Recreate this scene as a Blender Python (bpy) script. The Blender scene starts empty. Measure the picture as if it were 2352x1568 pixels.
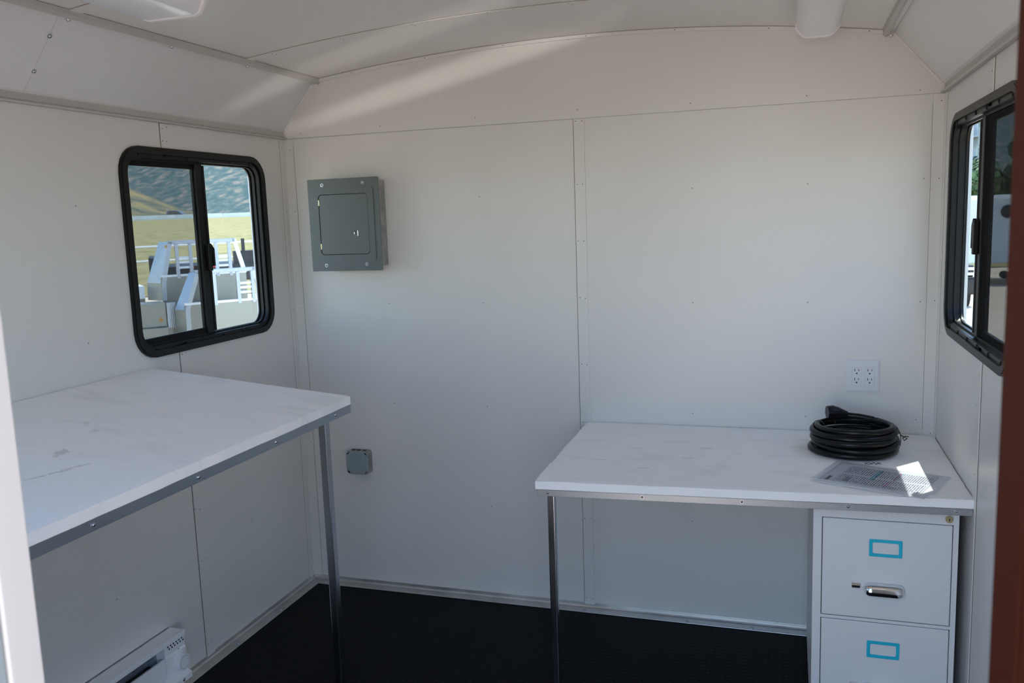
import bpy, bmesh, math, random
from mathutils import Vector, Matrix
random.seed(7)
scene = bpy.context.scene
C = scene.collection

# ------------------------------------------------------------------ camera
cam_d = bpy.data.cameras.new('camera')
cam_d.sensor_width = 22.3
cam_d.lens = 1977.05 / 2352 * 22.3
cam_d.clip_start = 0.02
cam_d.clip_end = 6000
cam_d.dof.use_dof = True
cam_d.dof.focus_distance = 2.75
cam_d.dof.aperture_fstop = 5.6
cam = bpy.data.objects.new('camera', cam_d)
C.objects.link(cam)
CAM = Vector((1.91957, -3.06226, 1.49008))
_r = Vector((0.95203282, 0.30401259, -0.03478296))
_u = Vector((-0.01008874, 0.14479473, 0.98941028))
_f = Vector((-0.30582957, 0.94160014, -0.14091644))
cam.matrix_world = Matrix(((_r.x, _u.x, -_f.x, CAM.x), (_r.y, _u.y, -_f.y, CAM.y),
                           (_r.z, _u.z, -_f.z, CAM.z), (0, 0, 0, 1)))
scene.camera = cam

# ------------------------------------------------------------------ world, sun, exposure
SUN_DIR = Vector((0.210, 0.235, 1.0)).normalized()          # towards the sun
w = bpy.data.worlds.new('world')
scene.world = w
w.use_nodes = True
wn = w.node_tree.nodes
sky = wn.new('ShaderNodeTexSky')
sky.sky_type = 'NISHITA'
sky.sun_disc = False
sky.sun_elevation = math.asin(SUN_DIR.z)
sky.sun_rotation = math.atan2(SUN_DIR.x, SUN_DIR.y)
sky.altitude = 1400
sky.air_density = 1.0
sky.dust_density = 1.2
sky.ozone_density = 1.0
w.node_tree.links.new(sky.outputs['Color'], wn['Background'].inputs['Color'])
wn['Background'].inputs['Strength'].default_value = 0.62

sun_d = bpy.data.lights.new('sun', 'SUN')
sun_d.energy = 6.2
sun_d.angle = math.radians(0.53)
sun_d.color = (1.0, 0.94, 0.86)
sun = bpy.data.objects.new('sun', sun_d)
C.objects.link(sun)
sun.rotation_euler = SUN_DIR.to_track_quat('Z', 'Y').to_euler()
sun.location = (4, 4, 14)

def glint(name, src, aim, along, size, ratio, power):
    # added spot lamp, imitates reflected sun streaks on ceiling and end wall
    l = bpy.data.lights.new(name, 'SPOT'); l.energy = power; l.spot_size = math.radians(size); l.spot_blend = 1.0
    l.shadow_soft_size = 0.01; l.color = (1.0, 0.95, 0.88)
    o = bpy.data.objects.new(name, l); C.objects.link(o); o.location = src
    zz = (Vector(src) - Vector(aim)).normalized(); xx = Vector(along); xx = (xx - zz * xx.dot(zz)).normalized(); yy = zz.cross(xx)
    o.rotation_euler = Matrix((xx, yy, zz)).transposed().to_euler(); o.scale = (1.0, ratio, 1.0)
glint('added_glint_spot', (3.0, -6.0, .88), (.80, 0.0, 2.044), (.984, 0, .221), 17, .055, 260)
glint('added_glint_spot', (3.6, -6.0, .50), (.62, -.33, 2.09), (.853, -.412, .056), 13, .07, 420)

scene.view_settings.view_transform = 'Standard'
scene.view_settings.look = 'None'
scene.view_settings.gamma = 1.0
scene.view_settings.use_curve_mapping = False
scene.view_settings.exposure = 0.57
scene.cycles.diffuse_bounces = 8
scene.cycles.max_bounces = 14
scene.cycles.transparent_max_bounces = 16

# ------------------------------------------------------------------ dimensions (metres)
W = 2.3812          # room width along the back wall
DF = -2.455         # inner face of the door wall
ZK = 1.8334         # height where the cove panels start
GZ = -0.55          # ground outside
SEAM_L = -0.7177
SEAM_R = -0.6915

# ------------------------------------------------------------------ materials
def new_mat(name):
    m = bpy.data.materials.new(name)
    m.use_nodes = True
    return m, m.node_tree, m.node_tree.nodes['Principled BSDF']

def mat(name, col, rough=0.5, metal=0.0, var=0.0, vscale=8.0, bump=0.0, bscale=120.0, stretch=(1, 1, 1), spec=0.5, rvar=0.0):
    m, nt, b = new_mat(name)
    b.inputs['Base Color'].default_value = (*col, 1)
    b.inputs['Roughness'].default_value = rough
    b.inputs['Metallic'].default_value = metal
    b.inputs['Specular IOR Level'].default_value = spec
    if var > 0 or bump > 0 or rvar > 0:
        tc = nt.nodes.new('ShaderNodeTexCoord')
        mp = nt.nodes.new('ShaderNodeMapping')
        mp.inputs['Scale'].default_value = stretch
        nt.links.new(tc.outputs['Object'], mp.inputs['Vector'])
        if var > 0 or rvar > 0:
            n = nt.nodes.new('ShaderNodeTexNoise')
            n.inputs['Scale'].default_value = vscale
            n.inputs['Detail'].default_value = 5
            nt.links.new(mp.outputs['Vector'], n.inputs['Vector'])
            if var > 0:
                r = nt.nodes.new('ShaderNodeValToRGB')
                r.color_ramp.elements[0].position = 0.3
                r.color_ramp.elements[1].position = 0.7
                r.color_ramp.elements[0].color = (*[max(0, c * (1 - var)) for c in col], 1)
                r.color_ramp.elements[1].color = (*[min(1, c * (1 + var)) for c in col], 1)
                nt.links.new(n.outputs['Fac'], r.inputs['Fac'])
                nt.links.new(r.outputs['Color'], b.inputs['Base Color'])
            if rvar > 0:
                mr = nt.nodes.new('ShaderNodeMapRange')
                mr.inputs['From Min'].default_value = 0.3
                mr.inputs['From Max'].default_value = 0.7
                mr.inputs['To Min'].default_value = max(0.02, rough - rvar)
                mr.inputs['To Max'].default_value = rough + rvar
                nt.links.new(n.outputs['Fac'], mr.inputs['Value'])
                nt.links.new(mr.outputs['Result'], b.inputs['Roughness'])
        if bump > 0:
            n2 = nt.nodes.new('ShaderNodeTexNoise')
            n2.inputs['Scale'].default_value = bscale
            n2.inputs['Detail'].default_value = 3
            nt.links.new(mp.outputs['Vector'], n2.inputs['Vector'])
            bp = nt.nodes.new('ShaderNodeBump')
            bp.inputs['Strength'].default_value = bump
            bp.inputs['Distance'].default_value = 0.002
            nt.links.new(n2.outputs['Fac'], bp.inputs['Height'])
            nt.links.new(bp.outputs['Normal'], b.inputs['Normal'])
    return m

M = {}
M['wall'] = mat('white_wall_panel', (0.715, 0.695, 0.665), 0.34, var=0.02, vscale=2.5, bump=0.10, bscale=9.0)
M['cove'] = mat('white_cove_panel', (0.73, 0.71, 0.705), 0.22, var=0.01, vscale=2.0)
M['ceil'] = mat('white_ceiling_panel', (0.72, 0.695, 0.66), 0.36, var=0.02, vscale=2.5, bump=0.08, bscale=7.0)
M['trimwhite'] = mat('white_trim', (0.74, 0.725, 0.70), 0.35)
M['trimgrey'] = mat('grey_vinyl_trim', (0.50, 0.48, 0.45), 0.45)
M['shell'] = mat('trailer_shell', (0.75, 0.75, 0.74), 0.4)
M['alu'] = mat('mill_aluminium', (0.38, 0.42, 0.46), 0.40, 1.0, var=0.03, vscale=6, rvar=0.04, stretch=(1, 1, 1))
M['alubase'] = mat('brushed_baseboard_aluminium', (0.62, 0.61, 0.59), 0.42, 1.0, var=0.12, vscale=9, rvar=0.08)
M['steel'] = mat('galvanised_tube', (0.50, 0.53, 0.57), 0.22, 1.0, var=0.06, vscale=25, rvar=0.04, stretch=(1, 1, 0.2))
M['chrome'] = mat('chrome', (0.80, 0.80, 0.82), 0.08, 1.0)
M['zinc'] = mat('zinc_screw', (0.55, 0.57, 0.60), 0.25, 1.0)
M['screwgrey'] = mat('painted_screw', (0.55, 0.55, 0.56), 0.45)
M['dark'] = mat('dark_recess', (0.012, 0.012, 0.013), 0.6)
M['seam'] = mat('brown_seam_shade', (0.36, 0.32, 0.28), 0.8)  # shadow of the panel seams, painted as thin brown strips
M['seamdark'] = mat('dark_seam_shade', (0.20, 0.175, 0.15), 0.8)
M['nail'] = mat('nail_hole_brown', (0.06, 0.04, 0.035), 0.7)
M['blackframe'] = mat('black_window_frame', (0.006, 0.006, 0.006), 0.40, spec=0.28)
M['rubber'] = mat('black_cable_rubber', (0.0040, 0.0040, 0.0045), 0.30, spec=0.3)
M['wiretie'] = mat('black_tie_wire', (0.015, 0.014, 0.014), 0.4)
M['cab'] = mat('grey_cabinet_paint', (0.74, 0.74, 0.735), 0.38, bump=0.05, bscale=400)
M['teal'] = mat('turquoise_label_frame', (0.015, 0.50, 0.66), 0.28)
M['brass'] = mat('lock_brass', (0.50, 0.43, 0.27), 0.28, 1.0)
M['panelgrey'] = mat('grey_panel_enamel', (0.112, 0.130, 0.128), 0.40)
M['galv'] = mat('galvanised_box', (0.36, 0.36, 0.35), 0.38, 0.8, var=0.25, vscale=30)
M['boxcover'] = mat('galvanised_cover', (0.36, 0.43, 0.46), 0.40, 0.6, var=0.08, vscale=20)
M['plastic'] = mat('white_outlet_plastic', (0.72, 0.72, 0.745), 0.3)
M['heater'] = mat('white_heater_enamel', (0.88, 0.89, 0.92), 0.3)
M['heaterin'] = mat('heater_inner_steel', (0.40, 0.45, 0.52), 0.3, 0.7)
M['lens'] = mat('white_acrylic_lens', (0.82, 0.82, 0.85), 0.25)
M['lenscap'] = mat('white_end_cap', (0.84, 0.81, 0.82), 0.35)
M['jamb'] = mat('cream_door_jamb', (0.63, 0.575, 0.505), 0.5, var=0.02, vscale=6, stretch=(1, 1, 0.1))
M['brown'] = mat('red_brown_door', (0.040, 0.0085, 0.0040), 0.65, spec=0.05, var=0.15, vscale=6, stretch=(1, 1, 0.1))
M['tag'] = mat('white_tag', (0.8, 0.8, 0.8), 0.5)

# foam board: white beads, dusty scuffs on the skin
def foam_mat():
    m, nt, b = new_mat('white_foam_board')
    b.inputs['Roughness'].default_value = 0.75
    b.inputs['Specular IOR Level'].default_value = 0.25
    tc = nt.nodes.new('ShaderNodeTexCoord')
    n1 = nt.nodes.new('ShaderNodeTexNoise'); n1.inputs['Scale'].default_value = 5.0; n1.inputs['Detail'].default_value = 6; n1.inputs['Distortion'].default_value = 0.35
    mp = nt.nodes.new('ShaderNodeMapping'); mp.inputs['Scale'].default_value = (1, 2.2, 1)
    nt.links.new(tc.outputs['Object'], mp.inputs['Vector'])
    nt.links.new(mp.outputs['Vector'], n1.inputs['Vector'])
    r = nt.nodes.new('ShaderNodeValToRGB')
    r.color_ramp.elements[0].position = 0.28; r.color_ramp.elements[0].color = (0.87, 0.865, 0.85, 1)
    r.color_ramp.elements[1].position = 0.46; r.color_ramp.elements[1].color = (0.95, 0.94, 0.925, 1)
    nt.links.new(n1.outputs['Fac'], r.inputs['Fac'])
    nt.links.new(r.outputs['Color'], b.inputs['Base Color'])
    v = nt.nodes.new('ShaderNodeTexVoronoi'); v.inputs['Scale'].default_value = 260
    nt.links.new(tc.outputs['Object'], v.inputs['Vector'])
    n2 = nt.nodes.new('ShaderNodeTexNoise'); n2.inputs['Scale'].default_value = 14; n2.inputs['Detail'].default_value = 4
    nt.links.new(tc.outputs['Object'], n2.inputs['Vector'])
    ma = nt.nodes.new('ShaderNodeMath'); ma.operation = 'MULTIPLY_ADD'; ma.inputs[1].default_value = 3.0
    nt.links.new(n2.outputs['Fac'], ma.inputs[0]); nt.links.new(v.outputs['Distance'], ma.inputs[2])
    bp = nt.nodes.new('ShaderNodeBump'); bp.inputs['Strength'].default_value = 0.35; bp.inputs['Distance'].default_value = 0.0012
    nt.links.new(ma.outputs['Value'], bp.inputs['Height']); nt.links.new(bp.outputs['Normal'], b.inputs['Normal'])
    return m
M['foam'] = foam_mat()
M['foamchip'] = mat('foam_chip', (0.90, 0.90, 0.90), 0.8)
M['foamdirt'] = mat('dusty_foam_dent', (0.74, 0.72, 0.69), 0.8, var=.12, vscale=40)
M['foamscuff'] = mat('foam_scuff', (0.84, 0.825, 0.80), 0.8, var=.08, vscale=40)

# black rubber floor with small raised coins
def floor_mat():
    m, nt, b = new_mat('black_coin_rubber')
    b.inputs['Base Color'].default_value = (0.0065, 0.0068, 0.0068, 1)
    b.inputs['Roughness'].default_value = 0.48
    b.inputs['Specular IOR Level'].default_value = 0.06
    tc = nt.nodes.new('ShaderNodeTexCoord')
    v = nt.nodes.new('ShaderNodeTexVoronoi'); v.inputs['Scale'].default_value = 45; v.inputs['Randomness'].default_value = 0.0
    nt.links.new(tc.outputs['Object'], v.inputs['Vector'])
    r = nt.nodes.new('ShaderNodeValToRGB'); r.color_ramp.elements[0].position = 0.30; r.color_ramp.elements[1].position = 0.38
    r.color_ramp.elements[0].color = (1, 1, 1, 1); r.color_ramp.elements[1].color = (0, 0, 0, 1)
    nt.links.new(v.outputs['Distance'], r.inputs['Fac'])
    bp = nt.nodes.new('ShaderNodeBump'); bp.inputs['Strength'].default_value = 0.5; bp.inputs['Distance'].default_value = 0.002
    nt.links.new(r.outputs['Color'], bp.inputs['Height']); nt.links.new(bp.outputs['Normal'], b.inputs['Normal'])
    return m
M['floor'] = floor_mat()

def tread_mat(name, col, rough=0.22):
    m, nt, b = new_mat(name)
    b.inputs['Base Color'].default_value = (*col, 1); b.inputs['Metallic'].default_value = 0.9; b.inputs['Roughness'].default_value = rough
    tc = nt.nodes.new('ShaderNodeTexCoord')
    v = nt.nodes.new('ShaderNodeTexVoronoi'); v.inputs['Scale'].default_value = 48; v.inputs['Randomness'].default_value = 0.1
    nt.links.new(tc.outputs['Object'], v.inputs['Vector'])
    bp = nt.nodes.new('ShaderNodeBump'); bp.inputs['Strength'].default_value = 0.6; bp.inputs['Distance'].default_value = 0.008
    nt.links.new(v.outputs['Distance'], bp.inputs['Height']); nt.links.new(bp.outputs['Normal'], b.inputs['Normal'])
    return m
M['tread'] = tread_mat('bright_tread_plate', (0.40, 0.42, 0.46))
M['sheet'] = mat('smooth_aluminium_sheet', (0.27, 0.27, 0.25), 0.34, 0.75, var=0.05, vscale=1.5)
M['bright'] = mat('sunlit_aluminium_edge', (0.72, 0.73, 0.74), 0.4, 0.25)  # lighter copy of the aluminium, sunlight painted into its colour
M['blackpaint'] = mat('black_truck_paint', (0.012, 0.012, 0.016), 0.35)
M['amber'] = mat('amber_marker', (0.45, 0.20, 0.02), 0.3)
M['redlamp'] = mat('red_lamp', (0.40, 0.02, 0.02), 0.3)

def glass_mat(name, tint, refl=0.06, rough=0.0):
    m = bpy.data.materials.new(name); m.use_nodes = True; nt = m.node_tree
    nt.nodes.remove(nt.nodes['Principled BSDF'])
    out = nt.nodes['Material Output']
    t = nt.nodes.new('ShaderNodeBsdfTransparent'); t.inputs['Color'].default_value = (*tint, 1)
    g = nt.nodes.new('ShaderNodeBsdfGlossy'); g.inputs['Roughness'].default_value = rough; g.inputs['Color'].default_value = (1, 1, 1, 1)
    mx = nt.nodes.new('ShaderNodeMixShader'); mx.inputs['Fac'].default_value = refl
    nt.links.new(t.outputs[0], mx.inputs[1]); nt.links.new(g.outputs[0], mx.inputs[2]); nt.links.new(mx.outputs[0], out.inputs['Surface'])
    return m
M['glass'] = glass_mat('tinted_window_glass', (0.84, 0.88, 0.865), 0.03)
M['sleeve'] = glass_mat('clear_plastic_sleeve', (0.93, 0.94, 0.96), 0.10, 0.12)

def screen_mat(name, open_, col):
    m = bpy.data.materials.new(name); m.use_nodes = True; nt = m.node_tree
    nt.nodes.remove(nt.nodes['Principled BSDF'])
    out = nt.nodes['Material Output']
    t = nt.nodes.new('ShaderNodeBsdfTransparent')
    d = nt.nodes.new('ShaderNodeBsdfDiffuse'); d.inputs['Color'].default_value = (*col, 1)
    mx = nt.nodes.new('ShaderNodeMixShader'); mx.inputs['Fac'].default_value = 1 - open_
    nt.links.new(t.outputs[0], mx.inputs[1]); nt.links.new(d.outputs[0], mx.inputs[2]); nt.links.new(mx.outputs[0], out.inputs['Surface'])
    return m
M['screen'] = screen_mat('fine_insect_screen', 0.66, (0.03, 0.03, 0.03))
M['screen_old'] = screen_mat('dense_insect_screen', 0.36, (0.03, 0.03, 0.03))

# ------------------------------------------------------------------ mesh helpers
ORG = {}

class MB:
    def __init__(s): s.v = []; s.f = []; s.mi = []
    def add(s, vs, fs, mi=0):
        o = len(s.v); s.v += [Vector(p) for p in vs]
        for f in fs: s.f.append([i + o for i in f]); s.mi.append(mi)
        return s
    def box(s, x0, x1, y0, y1, z0, z1, mi=0):
        return s.add([(x0, y0, z0), (x1, y0, z0), (x1, y1, z0), (x0, y1, z0), (x0, y0, z1), (x1, y0, z1), (x1, y1, z1), (x0, y1, z1)],
                     [(0, 3, 2, 1), (4, 5, 6, 7), (0, 1, 5, 4), (1, 2, 6, 5), (2, 3, 7, 6), (3, 0, 4, 7)], mi)
    def obox(s, o, a, b, c, mi=0):                 # oriented box from a corner and three edge vectors
        o, a, b, c = Vector(o), Vector(a), Vector(b), Vector(c)
        return s.add([o, o + a, o + a + b, o + b, o + c, o + a + c, o + a + b + c, o + b + c],
                     [(0, 3, 2, 1), (4, 5, 6, 7), (0, 1, 5, 4), (1, 2, 6, 5), (2, 3, 7, 6), (3, 0, 4, 7)], mi)
    def prism(s, poly, fn, d0, d1, mi=0):          # poly of (a,b), fn(a,b,d) -> point
        n = len(poly)
        vs = [fn(a, b, d0) for a, b in poly] + [fn(a, b, d1) for a, b in poly]
        fs = [tuple(range(n))[::-1], tuple(range(n, 2 * n))] + [(i, (i + 1) % n, n + (i + 1) % n, n + i) for i in range(n)]
        return s.add(vs, fs, mi)
    def ring(s, outer, inner, fn, d0, d1, mi=0):
        n = len(outer)
        vs = [fn(a, b, d0) for a, b in outer] + [fn(a, b, d0) for a, b in inner] + [fn(a, b, d1) for a, b in outer] + [fn(a, b, d1) for a, b in inner]
        fs = []
        for i in range(n):
            j = (i + 1) % n
            fs += [(i, j, n + j, n + i), (2 * n + i, 3 * n + i, 3 * n + j, 2 * n + j), (i, 2 * n + i, 2 * n + j, j), (n + i, n + j, 3 * n + j, 3 * n + i)]
        return s.add(vs, fs, mi)
    def cyl(s, c0, c1, r0, r1=None, n=16, mi=0):
        r1 = r0 if r1 is None else r1
        c0, c1 = Vector(c0), Vector(c1); d = (c1 - c0).normalized()
        a = d.orthogonal().normalized(); b = d.cross(a)
        vs = []
        for c, r in ((c0, r0), (c1, r1)):
            for i in range(n):
                t = 2 * math.pi * i / n
                vs.append(c + a * (r * math.cos(t)) + b * (r * math.sin(t)))
        fs = [tuple(range(n))[::-1], tuple(range(n, 2 * n))] + [(i, (i + 1) % n, n + (i + 1) % n, n + i) for i in range(n)]
        return s.add(vs, fs, mi)
    def dome(s, c, d, r, h, n=12, rings=3, mi=0):
        c, d = Vector(c), Vector(d).normalized(); a = d.orthogonal().normalized(); b = d.cross(a)
        vs = []; fs = []
        for k in range(rings):
            ph = k / rings * math.pi / 2
            for i in range(n):
                t = 2 * math.pi * i / n
                vs.append(c + (a * math.cos(t) + b * math.sin(t)) * (r * math.cos(ph)) + d * (h * math.sin(ph)))
        vs.append(c + d * h)
        for k in range(rings - 1):
            for i in range(n):
                j = (i + 1) % n
                fs.append((k * n + i, k * n + j, (k + 1) * n + j, (k + 1) * n + i))
        for i in range(n): fs.append(((rings - 1) * n + i, (rings - 1) * n + (i + 1) % n, len(vs) - 1))
        fs.append(tuple(range(n))[::-1])
        return s.add(vs, fs, mi)
    def tube(s, pts, r, n=8, closed=False, mi=0):
        pts = [Vector(p) for p in pts]; m = len(pts); vs = []; fs = []
        up = Vector((0, 0, 1)); prev = None
        for i, p in enumerate(pts):
            if closed: t = pts[(i + 1) % m] - pts[i - 1]
            else: t = pts[min(i + 1, m - 1)] - pts[max(i - 1, 0)]
            t.normalize()
            if prev is None:
                a = t.cross(up)
                if a.length < 1e-3: a = t.orthogonal()
            else: a = prev - t * prev.dot(t)
            a.normalize(); prev = a; b = t.cross(a)
            rr = r[i] if isinstance(r, (list, tuple)) else r
            for k in range(n):
                q = 2 * math.pi * k / n
                vs.append(p + a * (rr * math.cos(q)) + b * (rr * math.sin(q)))
        last = m if closed else m - 1
        for i in range(last):
            j = (i + 1) % m
            for k in range(n):
                l = (k + 1) % n
                fs.append((i * n + k, i * n + l, j * n + l, j * n + k))
        if not closed: fs += [tuple(range(n))[::-1], tuple((m - 1) * n + k for k in range(n))]
        return s.add(vs, fs, mi)
    def build(s, name, material, parent=None, smooth=False, bevel=0.0, seg=2, origin=None):
        mats = material if isinstance(material, (list, tuple)) else [material]
        xs = [p.x for p in s.v]; ys = [p.y for p in s.v]; zs = [p.z for p in s.v]
        org = Vector(origin) if origin is not None else Vector(((min(xs) + max(xs)) / 2, (min(ys) + max(ys)) / 2, min(zs)))
        me = bpy.data.meshes.new(name)
        me.from_pydata([tuple(p - org) for p in s.v], [], s.f)
        for mm in mats: me.materials.append(M[mm] if isinstance(mm, str) else mm)
        for p, i in zip(me.polygons, s.mi): p.material_index = i
        bm = bmesh.new(); bm.from_mesh(me); bmesh.ops.recalc_face_normals(bm, faces=bm.faces); bm.to_mesh(me); bm.free()
        if smooth:
            for p in me.polygons: p.use_smooth = True
        o = bpy.data.objects.new(name, me)
        C.objects.link(o)
        o.location = org - (ORG[parent.name] if parent else Vector())
        if parent: o.parent = parent
        ORG[o.name] = org
        if bevel > 0:
            bv = o.modifiers.new('bevel', 'BEVEL'); bv.width = bevel; bv.segments = seg; bv.limit_method = 'ANGLE'; bv.angle_limit = math.radians(40)
            bv.harden_normals = False
        elif smooth:
            me.set_sharp_from_angle(angle=math.radians(42))
        return o

def B(x0, x1, y0, y1, z0, z1): return MB().box(x0, x1, y0, y1, z0, z1)

def tag(o, label, cat, group=None, kind=None):
    o['label'] = label; o['category'] = cat
    if group: o['group'] = group
    if kind: o['kind'] = kind
    return o

def thing(name, loc, label, cat, group=None, kind=None):
    o = bpy.data.objects.new(name, None); C.objects.link(o)
    o.location = loc; o.empty_display_size = 0.05
    ORG[o.name] = Vector(loc)
    return tag(o, label, cat, group, kind)

def rr(a0, a1, b0, b1, r, n=6):                    # rounded rectangle outline
    pts = []
    for cx, cy, t0 in ((a1 - r, b1 - r, 0), (a0 + r, b1 - r, 90), (a0 + r, b0 + r, 180), (a1 - r, b0 + r, 270)):
        for k in range(n + 1):
            t = math.radians(t0 + 90 * k / n)
            pts.append((cx + r * math.cos(t), cy + r * math.sin(t)))
    return pts

def inst(src_mesh, name, loc, parent, rot=None, scale=None):
    o = bpy.data.objects.new(name, src_mesh); C.objects.link(o)
    o.location = Vector(loc) - (ORG[parent.name] if parent else Vector())
    if parent: o.parent = parent
    if rot is not None: o.rotation_euler = rot
    if scale: o.scale = scale
    ORG[o.name] = Vector(loc)
    return o

def raw_mesh(mb, name, mats):
    me = bpy.data.meshes.new(name); me.from_pydata([tuple(p) for p in mb.v], [], mb.f)
    for mm in mats: me.materials.append(M[mm])
    for p, i in zip(me.polygons, mb.mi): p.material_index = i; p.use_smooth = True
    bm = bmesh.new(); bm.from_mesh(me); bmesh.ops.recalc_face_normals(bm, faces=bm.faces); bm.to_mesh(me); bm.free()
    me.set_sharp_from_angle(angle=math.radians(40))
    return me

# screws share mesh data; axis +Z is the outward normal
SCREW_FLUSH = raw_mesh(MB().cyl((0, 0, -0.001), (0, 0, 0.0006), 0.0052, n=14).cyl((0, 0, 0.0004), (0, 0, 0.0009), 0.0034, n=12, mi=1).cyl((0, 0, 0.0006), (0, 0, 0.0011), 0.0013, n=8, mi=2), 'flush_screw', ['trimwhite', 'screwgrey', 'nail'])
SCREW_DOME = raw_mesh(MB().cyl((0, 0, -0.001), (0, 0, 0.0012), 0.0066, n=12).dome((0, 0, 0.0012), (0, 0, 1), 0.0050, 0.0035).cyl((0, 0, 0.0040), (0, 0, 0.0048), 0.0016, n=6, mi=1), 'dome_screw', ['zinc', 'dark'])
NAIL = raw_mesh(MB().cyl((0, 0, -0.0005), (0, 0, 0.0004), 0.0017, n=8), 'nail_head', ['nail'])
ROT = {'-y': (math.pi / 2, 0, 0), '+x': (0, math.pi / 2, 0), '-x': (0, -math.pi / 2, 0), '+z': (0, 0, 0), '-z': (math.pi, 0, 0)}

def rect_minus(a0, a1, b0, b1, h):                 # rectangle with a rectangular hole -> rects
    if h is None: return [(a0, a1, b0, b1)]
    h0, h1, k0, k1 = h
    h0, h1 = max(a0, h0), min(a1, h1)
    if h0 >= h1: return [(a0, a1, b0, b1)]
    out = []
    if h0 > a0: out.append((a0, h0, b0, b1))
    if h1 < a1: out.append((h1, a1, b0, b1))
    out.append((h0, h1, b0, k0)); out.append((h0, h1, k1, b1))
    return out

# ------------------------------------------------------------------ the room shell
floor_o = B(-0.05, W + 0.05, -2.50, 0.05, -0.06, 0.0).build('floor', 'floor')
tag(floor_o, 'black rubber floor of the trailer with small raised coins', 'floor', kind='structure')

# back wall
wb = B(-0.05, W + 0.05, 0.004, 0.05, 0.0, 2.20).build('wall_back', 'shell')
tag(wb, 'white panelled end wall with the electrical panel', 'wall', kind='structure')
XB = 1.1837; WB = 0.0389
B(0.0, XB + 0.018, 0, 0.004, 0.0, ZK - 0.001).build('panel', 'wall', wb)
B(XB + 0.021, W, 0, 0.004, 0.0, ZK - 0.001).build('panel', 'wall', wb)
prof_mid = []
def ceil_z(x): return 2.117 - (0.0640 if x < 1.19 else 0.0775) * (x - 1.19) ** 2
top_poly = [(0, ZK + 0.001), (W, ZK + 0.001), (W, 1.87), (2.214, 2.06)] + [(x / 20 * 2.03 + 0.17, ceil_z(x / 20 * 2.03 + 0.17) + 0.01) for x in range(20, -1, -1)] + [(0.155, 2.06), (0, 1.87)]
MB().prism(top_poly, lambda a, b, d: (a, d, b), -0.0015, 0.004).build('upper_panel', 'wall', wb)
B(XB, XB + WB, -0.0035, 0, 0.012, ZK - 0.0005).build('batten', 'wall', wb, bevel=0.0008)
B(XB - 0.0022, XB, -0.0012, 0, 0.02, ZK - 0.002).build('seam_shade_strip', 'seamdark', wb)
B(0.042, 0.0432, -0.0010, 0, 0.02, ZK - 0.03).build('seam_shade_strip', 'seam', wb)
B(W - 0.0372, W - 0.036, -0.0006, 0, 0.75, ZK - 0.03).build('seam_shade_strip', 'seam', wb)
B(0.05, XB, -0.0022, -0.0015, ZK + 0.0006, ZK + 0.0014).build('seam_shade_strip', 'screwgrey', wb)
B(0.0, 0.042, -0.003, 0, 0.02, ZK - 0.001).build('corner_trim', 'wall', wb, bevel=0.0008)
B(W - 0.036, W, -0.003, 0, 0.02, ZK - 0.001).build('corner_trim', 'wall', wb, bevel=0.0008)
for x, z in [(0.0781, 1.8512), (0.4257, 1.8572), (0.8139, 1.8634), (1.1985, 1.8644), (1.5936, 1.8583), (1.9683, 1.8547), (2.3063, 1.8467)]:
    inst(SCREW_FLUSH, 'screw', (x, -0.0015, z), wb, ROT['-y'])
for x, z in [(0.817, 1.5753), (1.5965, 1.5732), (1.9746, 1.5709), (0.425, 1.1772), (0.8159, 1.1792), (1.5975, 1.1763), (1.9797, 1.1764), (0.4239, 0.7786), (0.8169, 0.7777), (1.5954, 0.7786), (1.9777, 0.7818), (2.3250, 0.7836), (1.5918, 0.3771), (0.818, 0.377), (2.3260, 1.1772), (2.3260, 1.5720)]:
    inst(SCREW_FLUSH, 'screw', (x, 0, z), wb, ROT['-y'])
for z in (1.8260, 1.6044, 1.404, 1.1953, 0.9487, 0.7338, 0.36, 0.04):
    for x in (1.1930, 1.2140): inst(NAIL, 'nail', (x + random.uniform(-.002, .002), -0.0035, z + random.uniform(-.002, .002)), wb, ROT['-y'])
for z in (1.79, 1.55, 1.16, 0.72, 0.60, 0.36, 0.10):
    inst(NAIL, 'nail', (0.030, -0.003, z), wb, ROT['-y'])
    inst(NAIL, 'nail', (W - 0.012, -0.003, z + 0.02), wb, ROT['-y'])

# windows: hole rectangles (y0, y1, z0, z1)
WIN_L = (-0.917, -0.160, 1.093, 1.753)
WIN_R = (-0.990, -0.150, 1.100, 1.748)
def hole(wn_): return (wn_[0] + 0.03, wn_[1] - 0.03, wn_[2] + 0.03, wn_[3] - 0.03)

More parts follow.
